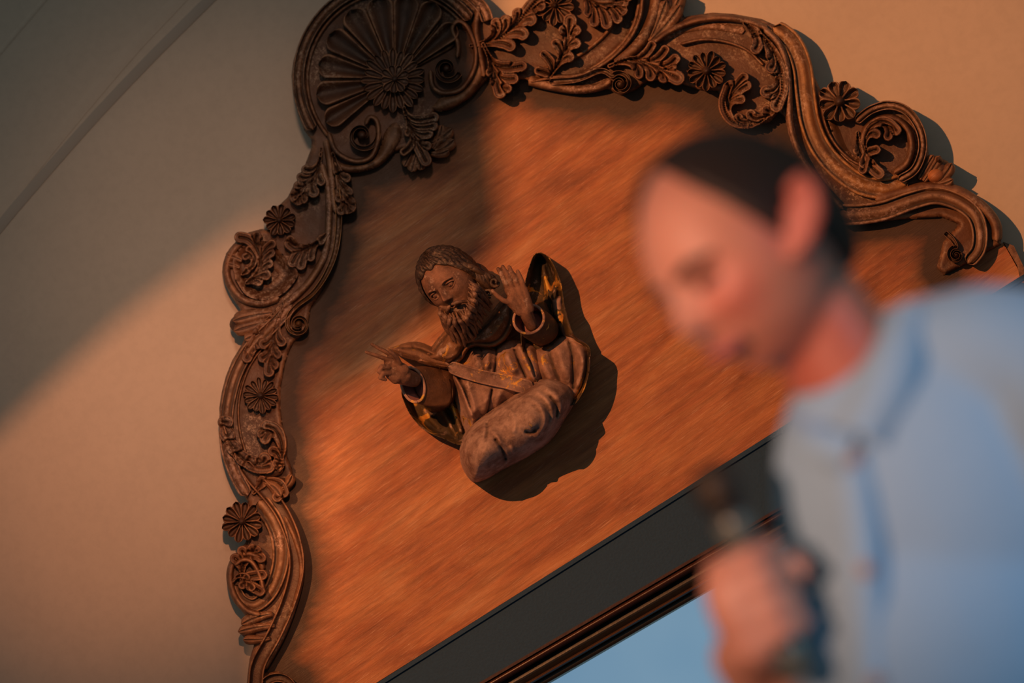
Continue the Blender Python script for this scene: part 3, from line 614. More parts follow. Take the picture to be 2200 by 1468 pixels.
# hair cap with carved waves
nu, nv = 150, 80; X = []; 
th = np.linspace(-math.pi, math.pi, nu)[None] * np.ones((nv, 1)); ph = np.linspace(0, 1, nv)[:, None] * np.ones((1, nu))
lim = np.radians(np.interp(np.abs(th), [0, .5, .9, 1.3, 1.7, 2.2, math.pi], [42, 45, 56, 100, 128, 140, 145])) + .05 * np.sin(th * 9)
pp = ph * lim
wave = .03 * np.sin(th * 30 + 3.2 * np.sin(pp * 6)) + .018 * np.sin(th * 61 + pp * 9)
edge = np.clip((1 - ph) * 9, 0, 1) ** .5
rr = 1.0 + (.085 + wave) * edge
hx = np.sin(pp) * np.sin(th) * .75 * rr; hy = np.cos(pp) * 1.0 * rr; hz = np.sin(pp) * np.cos(th) * np.where(np.cos(th) > 0, .85, .98) * rr
vv = np.stack([hx, hy, hz], -1).reshape(-1, 3); ff = [[i * nu + j, (i + 1) * nu + j, (i + 1) * nu + j + 1, i * nu + j + 1] for i in range(nv - 1) for j in range(nu - 1)]
hair = link('hair', hp(vv), ff, M_hairw, fig)
def lock3(mb, pts, r0, r1, na=8, flat=.8):
    tubemesh(mb, pts, lambda t: (r0 + (r1 - r0) * t) * min(1, .35 + 4 * t) * (math.sqrt(max(1 - ((t - .85) / .15) ** 2, .02)) if t > .85 else 1), na, flat)
# long wavy locks sweeping from the parting to the viewer's right of the neck
for k in range(13):
    u = k / 12; a0 = hpx(np.array([.05 + .52 * u, .93 - .35 * u ** 1.5, .42 - .25 * u]))
    mid = np.array([1022 + 26 * math.sin(u * 3.0) - 10 * u, 566 + 34 * u, 178 - 22 * u]); end = np.array([1072 - 44 * u, 612 + 34 * u - 8 * math.sin(k), 150 - 8 * u])
    pts = []
    for q in range(9):
        t = q / 8; c = (1 - t) ** 2 * a0 + 2 * t * (1 - t) * mid + t * t * end
        pts.append(c + np.array([math.sin(q * 2.0 + k * 1.3) * 3.4, math.cos(q * 2.0 + k * 1.3) * 3.0, 5 * math.sin(q * 1.7 + k) + 8 * math.sin(math.pi * t)]))
    mb = MB(); lock3(mb, pts, 8.5, 6.5, 10, .9); v, f = mb.out(); link('lock', v, f, M_hairw, fig)
mb = MB(); tubemesh(mb, [(1004, 572, 120), (1026, 594, 116), (1040, 622, 110)], lambda t: 26 * math.sin(math.pi * (.15 + .7 * t)), 14, .9); v, f = mb.out(); link('hair_mass', v, f, M_hairw, fig)
for k, (cx, cy) in enumerate([(1062, 606), (1050, 630), (1036, 648)]):
    mb = MB(); sp = spiral(cx, cy, 11, 1.2, k * 1.1, 1, .25, 12); lock3(mb, [(a, b, 160 - 6 * k + q) for q, (a, b) in enumerate(sp)], 4.2, 3.4); v, f = mb.out(); link('curl', v, f, M_hairw, fig)
# beard: wavy locks from the jaw to a pointed mass
jawpts = []
for k in range(15):
    u = k / 14; a = -1.25 + 2.5 * u
    jawpts.append(hpx(np.array([math.sin(a) * .62, -.26 - .52 * math.cos(a) ** 2, .30 + .50 * math.cos(a)])))
mb = MB(); core = [jawpts[7] + np.array([-2, -25, -25]), (988, 688, 150), (998, 716, 142), (996, 736, 138)]
tubemesh(mb, core, lambda t: 46 * (1 - t) ** .45 + 5, 16, .6); v, f = mb.out(); link('beard', v, f, M_beard, fig)
btips = catmull([(968, 716), (978, 738), (992, 748), (1008, 744), (1022, 728), (1034, 712), (1042, 694), (1054, 672), (1058, 654)], 17)
for layer in range(3):
    n = 17 - 3 * layer
    for k in range(n):
        u = k / (n - 1); st = np.array(jawpts[0]) * 0 + np.array([np.interp(u * 14, range(15), [p[a] for p in jawpts]) for a in range(3)]) + np.array([2 * layer, layer * 6 - 12, 6 + layer * 5])
        tb = btips[int(round(u * 16))]; tip = np.array([tb[0], tb[1], 148 - 14 * u]); tip = st + (tip - st) * (1 - .26 * layer) * (.92 + .10 * rng.random())
        pts = [st]
        for q in range(1, 9):
            t = q / 8; wv = 1.9 * math.sin(t * 7 + k * 1.9 + layer)
            pts.append(st + (tip - st) * t + np.array([wv + 5 * math.sin(math.pi * t) * (u - .5), -wv * .4, 16 * math.sin(math.pi * t) + layer * 3]))
        mb = MB(); tubemesh(mb, pts, lambda t: max((7.2 - 4.2 * t) * min(1, .12 + 2.4 * t) * math.sqrt(max(1 - max((t - .85) / .15, 0) ** 2, .03)), .6), 8, .75); v, f = mb.out(); link('beard_lock', v, f, M_beard, fig)
# moustache
for s in (-1, 1):
    mb = MB(); a = hpx(np.array([s * .03, -.36, .92])); b = hpx(np.array([s * .22, -.44, .84])); c = hpx(np.array([s * .40, -.66, .62])); lock3(mb, [a, b, c], 5.5, 3); v, f = mb.out(); link('moustache', v, f, M_beard, fig)
# brows
for s in (-1, 1):
    mb = MB(); tubemesh(mb, [hpx(np.array([s * .10, .21, .79])), hpx(np.array([s * .27, .27, .80])), hpx(np.array([s * .45, .20, .64]))], lambda t: 2.6 * math.sin(math.pi * (.15 + .7 * t)), 8); v, f = mb.out(); link('brow', v, f, M_flesh, fig)

def S(name, poly, hfun, mat, back=0, res=3, sm=90, label=None):
    o = slab(name, poly, hfun, back, mat, fig, res, sm)
    if label: o['label'] = label
    return o
def ridges(x, y, items):
    """carved folds: raised smooth crests (amp > 0) or cut grooves (amp < 0) along polylines"""
    out = np.zeros_like(x)
    for pts, wd, amp in items:
        c = catmull(pts, 24)[:, :2]; d, bx, by = bdist(x, y, c, False)
        e = np.clip(np.minimum(np.hypot(bx - c[0, 0], by - c[0, 1]), np.hypot(bx - c[-1, 0], by - c[-1, 1])) / (wd * 1.5), .25, 1)
        out += amp * np.exp(-(d / wd) ** 2) * e
    return out
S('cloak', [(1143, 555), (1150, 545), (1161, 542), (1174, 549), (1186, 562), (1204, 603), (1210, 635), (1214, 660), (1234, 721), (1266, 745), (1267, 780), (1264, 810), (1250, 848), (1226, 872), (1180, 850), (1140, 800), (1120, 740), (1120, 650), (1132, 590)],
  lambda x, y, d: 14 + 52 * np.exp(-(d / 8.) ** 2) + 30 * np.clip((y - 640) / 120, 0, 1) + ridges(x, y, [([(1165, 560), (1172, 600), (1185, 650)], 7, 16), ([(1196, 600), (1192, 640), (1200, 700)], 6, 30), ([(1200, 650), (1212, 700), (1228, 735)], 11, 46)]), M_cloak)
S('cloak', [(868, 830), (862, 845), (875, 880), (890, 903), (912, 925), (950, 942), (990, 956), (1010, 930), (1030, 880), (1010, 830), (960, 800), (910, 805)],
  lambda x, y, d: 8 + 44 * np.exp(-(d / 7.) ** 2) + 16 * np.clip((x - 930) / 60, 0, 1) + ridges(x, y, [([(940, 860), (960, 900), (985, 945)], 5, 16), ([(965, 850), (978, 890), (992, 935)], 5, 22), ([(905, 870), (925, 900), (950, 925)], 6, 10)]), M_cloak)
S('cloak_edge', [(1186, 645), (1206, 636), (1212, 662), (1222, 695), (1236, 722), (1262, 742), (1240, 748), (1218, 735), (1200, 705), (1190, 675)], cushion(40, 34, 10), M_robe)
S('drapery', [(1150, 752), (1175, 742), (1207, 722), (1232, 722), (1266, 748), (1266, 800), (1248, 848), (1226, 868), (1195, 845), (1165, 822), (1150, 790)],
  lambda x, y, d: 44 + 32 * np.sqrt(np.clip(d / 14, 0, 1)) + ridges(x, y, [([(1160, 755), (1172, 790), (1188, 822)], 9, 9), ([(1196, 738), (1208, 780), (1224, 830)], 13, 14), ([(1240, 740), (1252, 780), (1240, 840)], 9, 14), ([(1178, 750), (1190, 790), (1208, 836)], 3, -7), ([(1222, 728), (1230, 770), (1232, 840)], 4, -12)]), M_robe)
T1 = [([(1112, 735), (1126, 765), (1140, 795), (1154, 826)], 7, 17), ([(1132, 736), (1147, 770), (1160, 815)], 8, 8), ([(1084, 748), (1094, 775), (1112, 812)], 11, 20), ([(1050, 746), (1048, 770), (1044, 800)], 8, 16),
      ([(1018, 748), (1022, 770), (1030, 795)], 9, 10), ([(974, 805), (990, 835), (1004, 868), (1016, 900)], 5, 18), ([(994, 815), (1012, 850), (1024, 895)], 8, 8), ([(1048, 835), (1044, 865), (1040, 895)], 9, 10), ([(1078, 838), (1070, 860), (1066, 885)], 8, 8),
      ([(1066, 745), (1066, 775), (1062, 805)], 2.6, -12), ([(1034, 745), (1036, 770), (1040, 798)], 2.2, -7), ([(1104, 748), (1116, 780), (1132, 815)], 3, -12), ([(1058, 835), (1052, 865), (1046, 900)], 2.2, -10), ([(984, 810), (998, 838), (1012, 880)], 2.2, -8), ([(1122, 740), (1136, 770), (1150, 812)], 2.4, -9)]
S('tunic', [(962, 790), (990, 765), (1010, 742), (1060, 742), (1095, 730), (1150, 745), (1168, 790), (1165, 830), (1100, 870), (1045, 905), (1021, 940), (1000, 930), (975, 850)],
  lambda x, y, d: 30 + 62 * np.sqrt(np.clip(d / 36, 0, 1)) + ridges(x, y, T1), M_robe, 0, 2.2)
def fold(pts, wd, h0, Hh, mat, name='fold', w1=None, prof='round'):
    mb = MB(); sweep(mb, pts, wlin(wd, w1 or wd, .08, .08), prof, h0, Hh, 0, 30); v, f = mb.out(); return link(name, v, f, mat, fig)
PROF['strap'] = [(-1, .3), (-.95, .9), (-.85, 1), (-.72, .86), (-.4, .84), (0, .88), (.4, .84), (.72, .86), (.85, 1), (.95, .9), (1, .3)]
fold([(962, 786), (1000, 800), (1045, 812), (1095, 822), (1146, 836)], 14, 88, 17, M_robe, 'sash', 17, 'strap')
S('mantle', [(925, 748), (945, 722), (965, 706), (1000, 720), (1040, 690), (1072, 650), (1090, 636), (1104, 650), (1108, 680), (1098, 712), (1082, 735), (1056, 748), (1013, 748), (992, 775), (962, 793), (925, 785), (895, 775)],
  lambda x, y, d: 60 + 50 * np.sqrt(np.clip(d / 26, 0, 1)) + 8 * np.exp(-((d - 5) / 3.) ** 2) - 5 * np.exp(-((d - 12) / 3.) ** 2) + ridges(x, y, [([(1010, 735), (1050, 725), (1080, 690)], 5, 7), ([(940, 750), (960, 770), (990, 755)], 5, 7)]), M_mantle, 0, 2.2)
S('mantle_wing', [(833, 748), (850, 744), (875, 736), (900, 735), (925, 744), (955, 760), (975, 785), (960, 794), (920, 786), (895, 776), (862, 766)],
  lambda x, y, d: 70 + 26 * np.sqrt(np.clip(d / 12, 0, 1)) + ridges(x, y, [([(860, 748), (900, 752), (945, 772)], 3, -9), ([(885, 740), (890, 750)], 3, -6)]), M_mantle, 0, 2.2)
# lap and knees, thrust forward
LR = [([(1165, 828), (1195, 850), (1208, 880), (1196, 912)], 8, 12), ([(1150, 840), (1178, 864), (1188, 895), (1176, 930)], 5, 8), ([(1100, 862), (1140, 858), (1168, 885), (1170, 915), (1150, 945)], 6, 9), ([(1060, 888), (1090, 880), (1104, 900), (1104, 935)], 6, 7),
      ([(1008, 935), (1038, 920), (1064, 932), (1076, 965)], 6, 7), ([(1062, 940), (1078, 965), (1088, 992)], 4, -14), ([(1046, 905), (1048, 925), (1044, 945)], 4, -12), ([(1124, 925), (1140, 930), (1154, 920)], 5, -12), ([(1180, 850), (1196, 872), (1196, 900)], 3, -7), ([(1092, 955), (1110, 975)], 6, 8), ([(1010, 965), (1012, 990), (1030, 1010)], 6, 6)]
def lap(x, y, d):
    b = 50 + 112 * np.sqrt(np.clip(1 - (1 - np.clip(d / 62, 0, 1)) ** 2, 0, 1))
    k1 = np.exp(-((x - 1139) ** 2 + (y - 905) ** 2) / 36. ** 2); k2 = np.exp(-((x - 1040) ** 2 + (y - 968) ** 2) / 38. ** 2)
    return b + 32 * k1 + 30 * k2 + ridges(x, y, LR)
S('lap', [(987, 966), (990, 995), (1000, 1018), (1017, 1036), (1045, 1030), (1080, 1010), (1116, 992), (1150, 972), (1179, 951), (1200, 925), (1214, 900), (1232, 868), (1228, 835), (1207, 820), (1180, 812), (1155, 816), (1120, 836), (1092, 856), (1055, 880), (1029, 899), (1008, 918), (995, 938)], lap, M_knee, 0, 2.2, 140)
# sleeves: flared tubes with rim and lining
def sleeve(c, ax, r0, r1, L, zc, lin_dir, rimy):
    """ring of the opening (centre c, semi-axes r0, rotation ax) swept back toward the body"""
    n = 36; mb = MB(); mi = MB(); ca, sa = math.cos(ax), math.sin(ax); rows = []
    for t in np.linspace(0, 1, 12):
        k = 1 + (r1 - 1) * t; cx = c[0] + lin_dir[0] * L * t; cy = c[1] + lin_dir[1] * L * t; z = zc - lin_dir[2] * t
        bul = 1 + .10 * math.sin(math.pi * t)
        for j in range(n):
            a = 2 * math.pi * j / n; u = r0[0] * math.cos(a) * k * bul; w_ = r0[1] * math.sin(a) * k * bul; z2 = z + rimy * math.cos(a) * k + 3 * math.sin(5 * a + 4 * t) * t
            rows.append((cx + u * ca - w_ * sa, cy + u * sa + w_ * ca, z2))
    r = np.array(rows); f = [[i * n + j, i * n + (j + 1) % n, (i + 1) * n + (j + 1) % n, (i + 1) * n + j] for i in range(11) for j in range(n)] + [[11 * n + j for j in range(n)]]
    o = link('sleeve', P(r[:, 0], r[:, 1], r[:, 2]), f, M_sleeve, fig)
    rim = [tuple(r[j % n]) for j in range(0, n + 1, 2)]
    m3 = MB(); tubemesh(m3, rim, lambda t: 3.2, 8); v, f3 = m3.out(); link('cuff', v, f3, M_robe, o)
    inn = r[:n] * 1.0; rows = []
    for t in np.linspace(0, 1, 5):
        k = 1 - .12 * t; cc = inn.mean(0); rows.append(cc + (inn - cc) * k * np.array([1, 1, 1]) + np.array([lin_dir[0] * L * .45 * t, lin_dir[1] * L * .45 * t, -lin_dir[2] * .5 * t]))
    q = np.concatenate(rows); fi = [[i * n + (j + 1) % n, i * n + j, (i + 1) * n + j, (i + 1) * n + (j + 1) % n] for i in range(4) for j in range(n)] + [[4 * n + j for j in range(n)]]
    link('lining', P(q[:, 0], q[:, 1], q[:, 2]), fi, M_inner, o)
sleeve((887, 827), R(75), (38, 24), 1.12, 58, 128, (1.0, .12, 48), 8)
sleeve((1136, 686), R(-28), (33, 30), 1.05, 42, 150, (.72, .55, 60), -10)
# upper sleeve mass tying the sleeves to the shoulders
S('upper_sleeve', [(905, 790), (935, 780), (975, 795), (985, 830), (975, 865), (945, 885), (915, 878), (905, 840)], cushion(20, 72, 40), M_sleeve)
S('upper_sleeve', [(1150, 650), (1172, 650), (1190, 680), (1205, 715), (1190, 738), (1168, 748), (1140, 735), (1130, 700)], cushion(20, 78, 34), M_sleeve)
# hands (each a skinned, remeshed form)
def remesh(o, vox, sm=6, fac=.6):
    m = o.modifiers.new('r', 'REMESH'); m.mode = 'VOXEL'; m.voxel_size = vox; m.use_smooth_shade = True
    s = o.modifiers.new('s', 'SMOOTH'); s.iterations = sm; s.factor = fac
def capsule(mb, a, b, ra, rb, na=12, conv=None):
    """closed rounded limb between two points (any 3-D space), conv maps points to world"""
    a = np.array(a, float); b = np.array(b, float); d = b - a; L = np.linalg.norm(d) + 1e-9; d /= L
    u = np.cross(d, [0.3, .5, .81]); u /= np.linalg.norm(u); w_ = np.cross(d, u); rows = []
    for k in range(1, 5): th = math.pi / 2 * k / 4; rows.append((a - d * ra * math.cos(th), ra * math.sin(th)))
    for t in (.25, .5, .75): rows.append((a + d * L * t, ra + (rb - ra) * t))
    for k in range(4, 0, -1): th = math.pi / 2 * k / 4; rows.append((b + d * rb * math.cos(th), rb * math.sin(th)))
    ang = np.linspace(0, 2 * math.pi, na, endpoint=False); v = np.concatenate([c + r * (np.cos(ang)[:, None] * u + np.sin(ang)[:, None] * w_) for c, r in rows])
    n = len(rows); v = np.vstack([v, a - d * ra, b + d * rb]); f = [[i * na + j, i * na + (j + 1) % na, (i + 1) * na + (j + 1) % na, (i + 1) * na + j] for i in range(n - 1) for j in range(na)]
    f += [[n * na, (j + 1) % na, j] for j in range(na)] + [[n * na + 1, (n - 1) * na + j, (n - 1) * na + (j + 1) % na] for j in range(na)]
    mb.add(conv(v) if conv else v, f)
cP = lambda v: P(v[:, 0], v[:, 1], v[:, 2])
def chain(mb, pts, r0, r1, conv, na=10):
    n = len(pts)
    for i in range(n - 1): capsule(mb, pts[i], pts[i + 1], r0 + (r1 - r0) * i / (n - 1), r0 + (r1 - r0) * (i + 1) / (n - 1), na, conv)
mb = MB()  # open hand on the viewer's right, palm forward
for a, b, r1, r2 in (((1093, 622, 176), (1120, 668, 168), 10, 12), ((1102, 622, 177), (1126, 668, 168), 11, 12), ((1113, 620, 177), (1130, 662, 168), 11, 13), ((1124, 622, 176), (1136, 664, 166), 10, 12), ((1128, 668, 166), (1142, 700, 140), 15, 13), ((1098, 648, 178), (1118, 668, 168), 12, 12)):
    capsule(mb, a, b, r1, r2, 12, cP)
for pts in ([(1091, 620, 178), (1084, 605, 186), (1077, 590, 188), (1070, 578, 186)], [(1101, 618, 180), (1093, 598, 188), (1086, 584, 190), (1080, 573, 188)], [(1112, 617, 180), (1106, 597, 188), (1099, 584, 190), (1094, 574, 187)], [(1125, 620, 178), (1121, 604, 185), (1116, 592, 187), (1112, 583, 185)], [(1098, 652, 180), (1082, 646, 188), (1068, 636, 192), (1058, 625, 192)]):
    chain(mb, pts, 6.4, 4.4, cP)
v, f = mb.out(); o = link('hand', v, f, M_flesh, fig); remesh(o, .0016, 3, .5)
mb = MB()  # blessing hand on the viewer's left
for a, b, r1, r2 in (((836, 778, 186), (858, 800, 172), 12, 18), ((842, 800, 184), (866, 808, 168), 14, 19), ((860, 806, 170), (888, 816, 130), 20, 17), ((848, 786, 184), (864, 796, 176), 14, 16), ((838, 806, 188), (850, 812, 180), 10, 14)):
    capsule(mb, a, b, r1, r2, 12, cP)
for pts, r in (([(840, 776, 190), (820, 768, 200), (802, 762, 206), (787, 757, 208)], 5.6), ([(846, 766, 184), (828, 756, 190), (813, 748, 194), (799, 740, 196)], 5.6), ([(858, 780, 192), (852, 768, 202), (844, 760, 208), (838, 756, 210)], 6.0),
               ([(834, 790, 196), (820, 788, 206), (814, 798, 208), (824, 806, 204)], 6.6), ([(836, 802, 196), (822, 802, 206), (817, 812, 204), (828, 816, 198)], 6.2)):
    chain(mb, pts, r, r * .68, cP)
v, f = mb.out(); o = link('hand', v, f, M_flesh, fig); remesh(o, .0016, 3, .5)

# ------------------------------------------------------------------ the speaker in front
DP = 2.56; SP = DP / FPX   # metres per photo pixel at his distance
def B(v):
    v = np.atleast_2d(np.asarray(v, float)); c = Q(1650, 800, DP)
    return c + (v[:, :1] - 1650) * SP * CR + (800 - v[:, 1:2]) * SP * CU - v[:, 2:3] * SP * fwd
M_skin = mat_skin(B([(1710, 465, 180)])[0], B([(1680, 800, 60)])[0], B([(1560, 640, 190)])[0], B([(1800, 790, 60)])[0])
per = thing('person', (.45, -2.6, 0), 'blurred dark-haired man in light blue shirt speaking into a microphone, head bowed to the left', 'person')
hM = rot(R(36), R(-54), R(4)); hC = np.array([1602, 545, 0.0]); hS = 262
def hd(v): q = np.asarray(v, float) @ hM.T * hS; return np.stack([hC[0] + q[..., 0], hC[1] - q[..., 1], q[..., 2]], -1)
mb = MB(); hv, hf = headgrid(96, 72, .9, 1.0); mb.add(B(hd(hv)), hf)
chain(mb, [(1700, 610, -40), (1790, 740, -30), (1880, 880, -30)], 118, 135, B, 20)
def ell(mb, c, r, R3=None, n=28):
    v = []; 
    for i in range(n + 1):
        ph = math.pi * i / n
        for j in range(n): a = 2 * math.pi * j / n; v.append((r[0] * math.sin(ph) * math.cos(a), r[1] * math.cos(ph), r[2] * math.sin(ph) * math.sin(a)))
    v = np.array(v)
    if R3 is not None: v = v @ R3.T
    f = [[i * n + j, i * n + (j + 1) % n, (i + 1) * n + (j + 1) % n, (i + 1) * n + j] for i in range(n) for j in range(n)]
    mb.add(B(np.array(c) + v * np.array([1, -1, 1])), f)
RB = rot(R(24), 0, 0)
ell(mb, (2060, 1080, -40), (340, 400, 210), RB); ell(mb, (2190, 1500, -40), (340, 480, 220), RB)
chain(mb, [(2240, 840, 120), (2430, 1360, 160), (2250, 1700, 330)], 100, 70, B, 16)      # near arm
chain(mb, [(1870, 1040, -160), (1900, 1600, -60)], 95, 72, B, 16)                       # far arm
chain(mb, [(1900, 1600, -60), (1730, 1560, 40), (1580, 1330, 120)], 72, 50, B, 16)       # forearm
# ear
e0 = np.array([1722, 462, 165.0])
earp = [(1690, 546, 176), (1714, 516, 184), (1732, 460, 186), (1722, 412, 184), (1698, 396, 180), (1680, 418, 176)]
chain(mb, earp, 18, 15, B, 10); ell(mb, (1698, 472, 168), (32, 70, 20), rot(R(-8), 0, 0), 14)
# hand closed round the microphone
A0 = np.array([1524, 1030, 170.0]); A1 = np.array([1694, 1420, 200.0]); AX = (A1 - A0) / np.linalg.norm(A1 - A0)
sx = np.array([AX[1], -AX[0], 0.0]) * 1.0; sx /= np.linalg.norm(sx); sz = np.cross(AX, sx); sz = sz if sz[2] > 0 else -sz   # sx points right/up of the shaft
def around(t, ang, rad): c = A0 + (A1 - A0) * t; return c + rad * (math.cos(ang) * sx + math.sin(ang) * sz)
ell(mb, tuple(around(.62, math.pi, 62)), (62, 128, 66), rot(R(24), 0, 0), 18)
chain(mb, [tuple(around(.78, math.pi, 55)), (1580, 1400, 110), (1600, 1440, 100)], 66, 58, B, 14)
for k, t in enumerate((.40, .53, .66, .78)):
    rad = 58; chain(mb, [tuple(around(t + .03, math.pi * 1.05, 66)), tuple(around(t, math.pi * .78, rad + 10)), tuple(around(t - .01, math.pi * .48, rad)), tuple(around(t, math.pi * .18, rad - 2)), tuple(around(t + .01, -.05 * math.pi, rad - 8))], 31 - k, 23 - k, B, 12)
chain(mb, [tuple(around(.62, math.pi * 1.2, 60)), tuple(around(.48, math.pi * 1.5, 55)), tuple(around(.38, math.pi * 1.8, 62)), (1700, 1205, 190)], 32, 23, B, 12)
# hips and legs down to the floor
hip = B([(2390, 1960, -40)])[0]
for s in (-1, 1):
    capsule(mb, hip + np.array([s * .09, -s * .06, 0]), (hip[0] + s * .11, hip[1] - s * .07, .50), .088, .06, 14); capsule(mb, (hip[0] + s * .11, hip[1] - s * .07, .50), (hip[0] + s * .12, hip[1] - s * .08, .09), .058, .042, 14)
    capsule(mb, (hip[0] + s * .12 + .03, hip[1] - s * .08, .045), (hip[0] + s * .12 - .14, hip[1] - s * .08 - .05, .04), .04, .035, 12)
capsule(mb, hip + np.array([-.07, .04, .12]), hip + np.array([.07, -.04, .0]), .12, .12, 16)
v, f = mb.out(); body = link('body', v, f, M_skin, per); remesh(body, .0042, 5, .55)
# eye, brow, lips
def facebit(name, mat, pts, r):
    m = MB(); chain(m, [tuple(hd(np.array(p))) for p in pts], r, r * .8, B, 10); v, f = m.out(); link(name, v, f, mat, per)
facebit('eye', M_eye, [(.20, .065, .74), (.33, .07, .70)], 15); facebit('eye', M_eye, [(-.20, .065, .74), (-.33, .07, .70)], 15)
facebit('eyebrow', M_hair, [(.12, .23, .83), (.28, .27, .79), (.42, .22, .66)], 11); facebit('eyebrow', M_hair, [(-.12, .23, .83), (-.28, .27, .79), (-.42, .22, .66)], 11)
facebit('lips', M_lip, [(-.16, -.455, .80), (0, -.45, .87), (.16, -.455, .80)], 15)
# hair: cap from the temples over the crown to the nape
nu, nv = 90, 40
th = np.linspace(-math.pi, math.pi, nu)[None] * np.ones((nv, 1)); ph = np.linspace(0, 1, nv)[:, None] * np.ones((1, nu))
lim = np.radians(np.interp(np.abs(th), [0, .45, .8, 1.1, 1.35, 1.6, 1.9, 2.3, math.pi], [12, 14, 28, 58, 94, 90, 118, 130, 134])); pp = ph * lim
e = np.clip((1 - ph) * 6, 0, 1) ** .5; rr = .99 + .085 * e * (1 + .08 * np.sin(th * 25 + pp * 7))
vv = np.stack([np.sin(pp) * np.sin(th) * .71 * rr, np.cos(pp) * rr, np.sin(pp) * np.cos(th) * np.where(np.cos(th) > 0, .87, .97) * rr], -1).reshape(-1, 3)
inner = vv * .90; nn = len(vv)
ff = [[i * nu + j, (i + 1) * nu + j, (i + 1) * nu + j + 1, i * nu + j + 1] for i in range(nv - 1) for j in range(nu - 1)]
ff += [[a + nn for a in q][::-1] for q in ff] + [[(nv - 1) * nu + j, (nv - 1) * nu + j + nn, (nv - 1) * nu + j + 1 + nn, (nv - 1) * nu + j + 1] for j in range(nu - 1)]
link('hair', B(hd(np.vstack([vv, inner]))), ff, M_hair, per)
# shirt
mb = MB()
ell(mb, (2060, 1080, -30), (385, 440, 250), RB); ell(mb, (2080, 1420, -20), (405, 480, 270), RB); ell(mb, (2190, 1750, -30), (380, 330, 250), RB)
chain(mb, [(1985, 790, -20), (2120, 765, 40), (2270, 800, 100)], 150, 165, B, 20)
chain(mb, [(2000, 840, -40), (1890, 1060, -120)], 120, 140, B, 20)
chain(mb, [(2260, 850, 120), (2430, 1330, 170)], 165, 120, B, 20)
chain(mb, [(1875, 1030, -170), (1905, 1480, -80)], 135, 105, B, 20)
v, f = mb.out(); shirt = link('shirt', v, f, M_shirt, per); remesh(shirt, .008, 8, .6)
def clothband(name, pts, wd, th, mat=M_shirt, ax=(0, 0, 1)):
    c = catmull(pts, 30); T = np.gradient(c, axis=0); T /= np.linalg.norm(T, axis=1)[:, None]; a = np.array(ax, float); S_ = np.cross(T, a); S_ /= np.linalg.norm(S_, axis=1)[:, None]
    n = len(c); rows = []
    for i in range(n):
        for s, z in ((-1, 0), (-1, 1), (1, 1), (1, 0)): rows.append(c[i] + S_[i] * s * wd(i / (n - 1)) + a * z * th)
    f = [[i * 4 + j, i * 4 + (j + 1) % 4, (i + 1) * 4 + (j + 1) % 4, (i + 1) * 4 + j] for i in range(n - 1) for j in range(4)] + [[0, 1, 2, 3], [(n - 1) * 4 + j for j in (3, 2, 1, 0)]]
    return link(name, B(np.array(rows)), f, mat, per)
clothband('collar', [(1962, 660, 75), (1925, 745, 130), (1888, 835, 160), (1836, 930, 172)], lambda t: 34 + 22 * math.sin(math.pi * t * .8), 10)
clothband('collar', [(1796, 968, 172), (1748, 950, 150), (1722, 915, 100), (1726, 870, -10)], lambda t: 44 - 12 * t, 10)
clothband('placket', [(1806, 955, 158), (1822, 1080, 176), (1836, 1230, 190), (1850, 1440, 200), (1870, 1600, 200)], lambda t: 40, 10)
for x, y, z in ((1810, 976, 172), (1832, 1205, 200), (1852, 1436, 212)):
    m = MB(); ell(m, (x, y, z), (19, 19, 8), None, 14); v, f = m.out(); link('button', v, f, M_button, per)
# trousers and shoes (below the frame)
mb = MB(); capsule(mb, hip + np.array([-.07, .04, .13]), hip + np.array([.07, -.04, .0]), .145, .14, 18)
for s in (-1, 1):
    capsule(mb, hip + np.array([s * .09, -s * .06, 0]), (hip[0] + s * .11, hip[1] - s * .07, .50), .108, .082, 16); capsule(mb, (hip[0] + s * .11, hip[1] - s * .07, .50), (hip[0] + s * .12, hip[1] - s * .08, .15), .082, .070, 16)
v, f = mb.out(); o = link('trousers', v, f, M_cloth, per); remesh(o, .012, 6, .6)
for s in (-1, 1):
    m = MB(); capsule(m, (hip[0] + s * .12 + .035, hip[1] - s * .08, .054), (hip[0] + s * .12 - .15, hip[1] - s * .08 - .05, .05), .054, .048, 14); v, f = m.out(); link('shoe', v, f, M_micb, per)
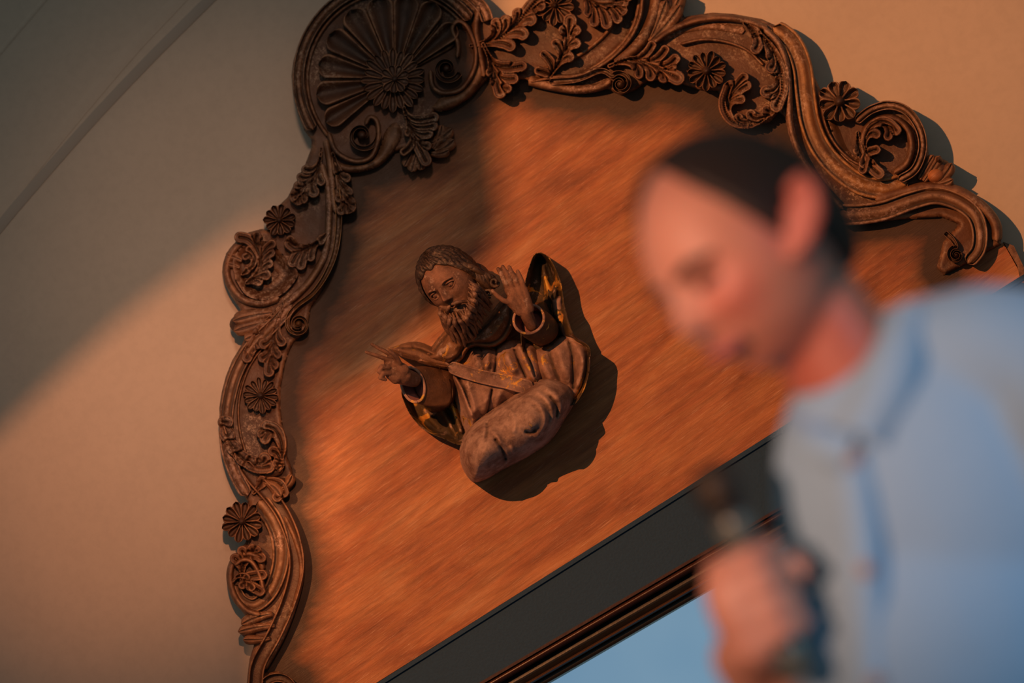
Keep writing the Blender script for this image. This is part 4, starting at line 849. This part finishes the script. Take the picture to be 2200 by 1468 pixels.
# microphone
mic = thing('microphone', B([tuple(A1)])[0], 'black handheld microphone with grey band held in the blurred man\'s fist', 'microphone')
def lathe_ax(prof, name, mat):
    n = 24; rows = []
    for t, r in prof:
        c = A0 + (A1 - A0) * t
        for j in range(n): a = 2 * math.pi * j / n; rows.append(c + r * (math.cos(a) * sx + math.sin(a) * sz))
    m = len(prof); f = [[i * n + j, i * n + (j + 1) % n, (i + 1) * n + (j + 1) % n, (i + 1) * n + j] for i in range(m - 1) for j in range(n)] + [list(range(n))[::-1], [(m - 1) * n + j for j in range(n)]]
    return link(name, B(np.array(rows)), f, mat, mic)
lathe_ax([(-.10, 3), (-.09, 26), (-.05, 44), (0, 52), (.06, 52), (.10, 46), (.13, 40)], 'grille', M_mesh)
lathe_ax([(.12, 36), (.13, 44), (.16, 44), (.17, 38)], 'ring', M_micb)
lathe_ax([(.16, 38), (.2, 40), (.30, 38), (.34, 36)], 'collar', M_micg)
lathe_ax([(.33, 36), (.5, 33), (.80, 32), (.82, 30)], 'handle', M_micb)
lathe_ax([(.80, 36), (.84, 42), (.98, 42), (1.02, 36), (1.03, 5)], 'end_cap', M_micg)

# ------------------------------------------------------------------ stage lamps (outside the frame) with added plates shaped to draw their shadow edges
def shadow_plate(lamp, poly, k, label, more=None):
    L = np.array(lamp); more = more or []; t = thing('stage_lamp', L + np.array([0, -.25, 0]), label, 'lamp')
    for poly, k in more + [(poly, k)]:
        pts = P([p[0] for p in poly], [p[1] for p in poly], np.full(len(poly), -30.)); a = L + (pts - L) * k; b = L + (pts - L) * (k + .002); n = len(poly)
        link('shadow_plate', np.vstack([a, b]), [list(range(n)), list(range(n, 2 * n))[::-1]] + [[i, n + i, n + (i + 1) % n, (i + 1) % n] for i in range(n)], M_metal, t, False)
    d = pts.mean(0) - L; d /= np.linalg.norm(d); m = MB(); capsule(m, L - d * .30, L - d * .16, .09, .11, 20); v, f = m.out(); link('housing', v, f, M_metal, t)
    u = np.array([0, 0, 1.]); m = MB(); capsule(m, L - d * .22 + u * .1, L - d * .22 + u * .6, .012, .012, 8); v, f = m.out(); link('hanger', v, f, M_metal, t)
shadow_plate(LA, [(-1500, -1500), (1020, -1500), (1050, 0), (1072, 200), (1090, 360), (1104, 500), (1060, 590), (960, 690), (850, 790), (730, 890), (640, 990), (590, 1090), (565, 1250), (545, 1500), (500, 2600), (-1500, 2600)], .08, 'black stage lamp hung high left with an added unseen plate shaping its shadow edge')
shadow_plate(LB, [(-1800, 2300), (-500, 1330), (-200, 1095), (0, 925), (250, 692), (500, 492), (800, 250), (1150, -50), (2600, -1300), (-1800, -2000)], .10, 'black stage lamp hung right at mid height with added unseen plates shaping its light', [([(560, 300), (640, 620), (700, 860), (760, 1100), (800, 1700), (3000, 1700), (3000, 300)], .05)])
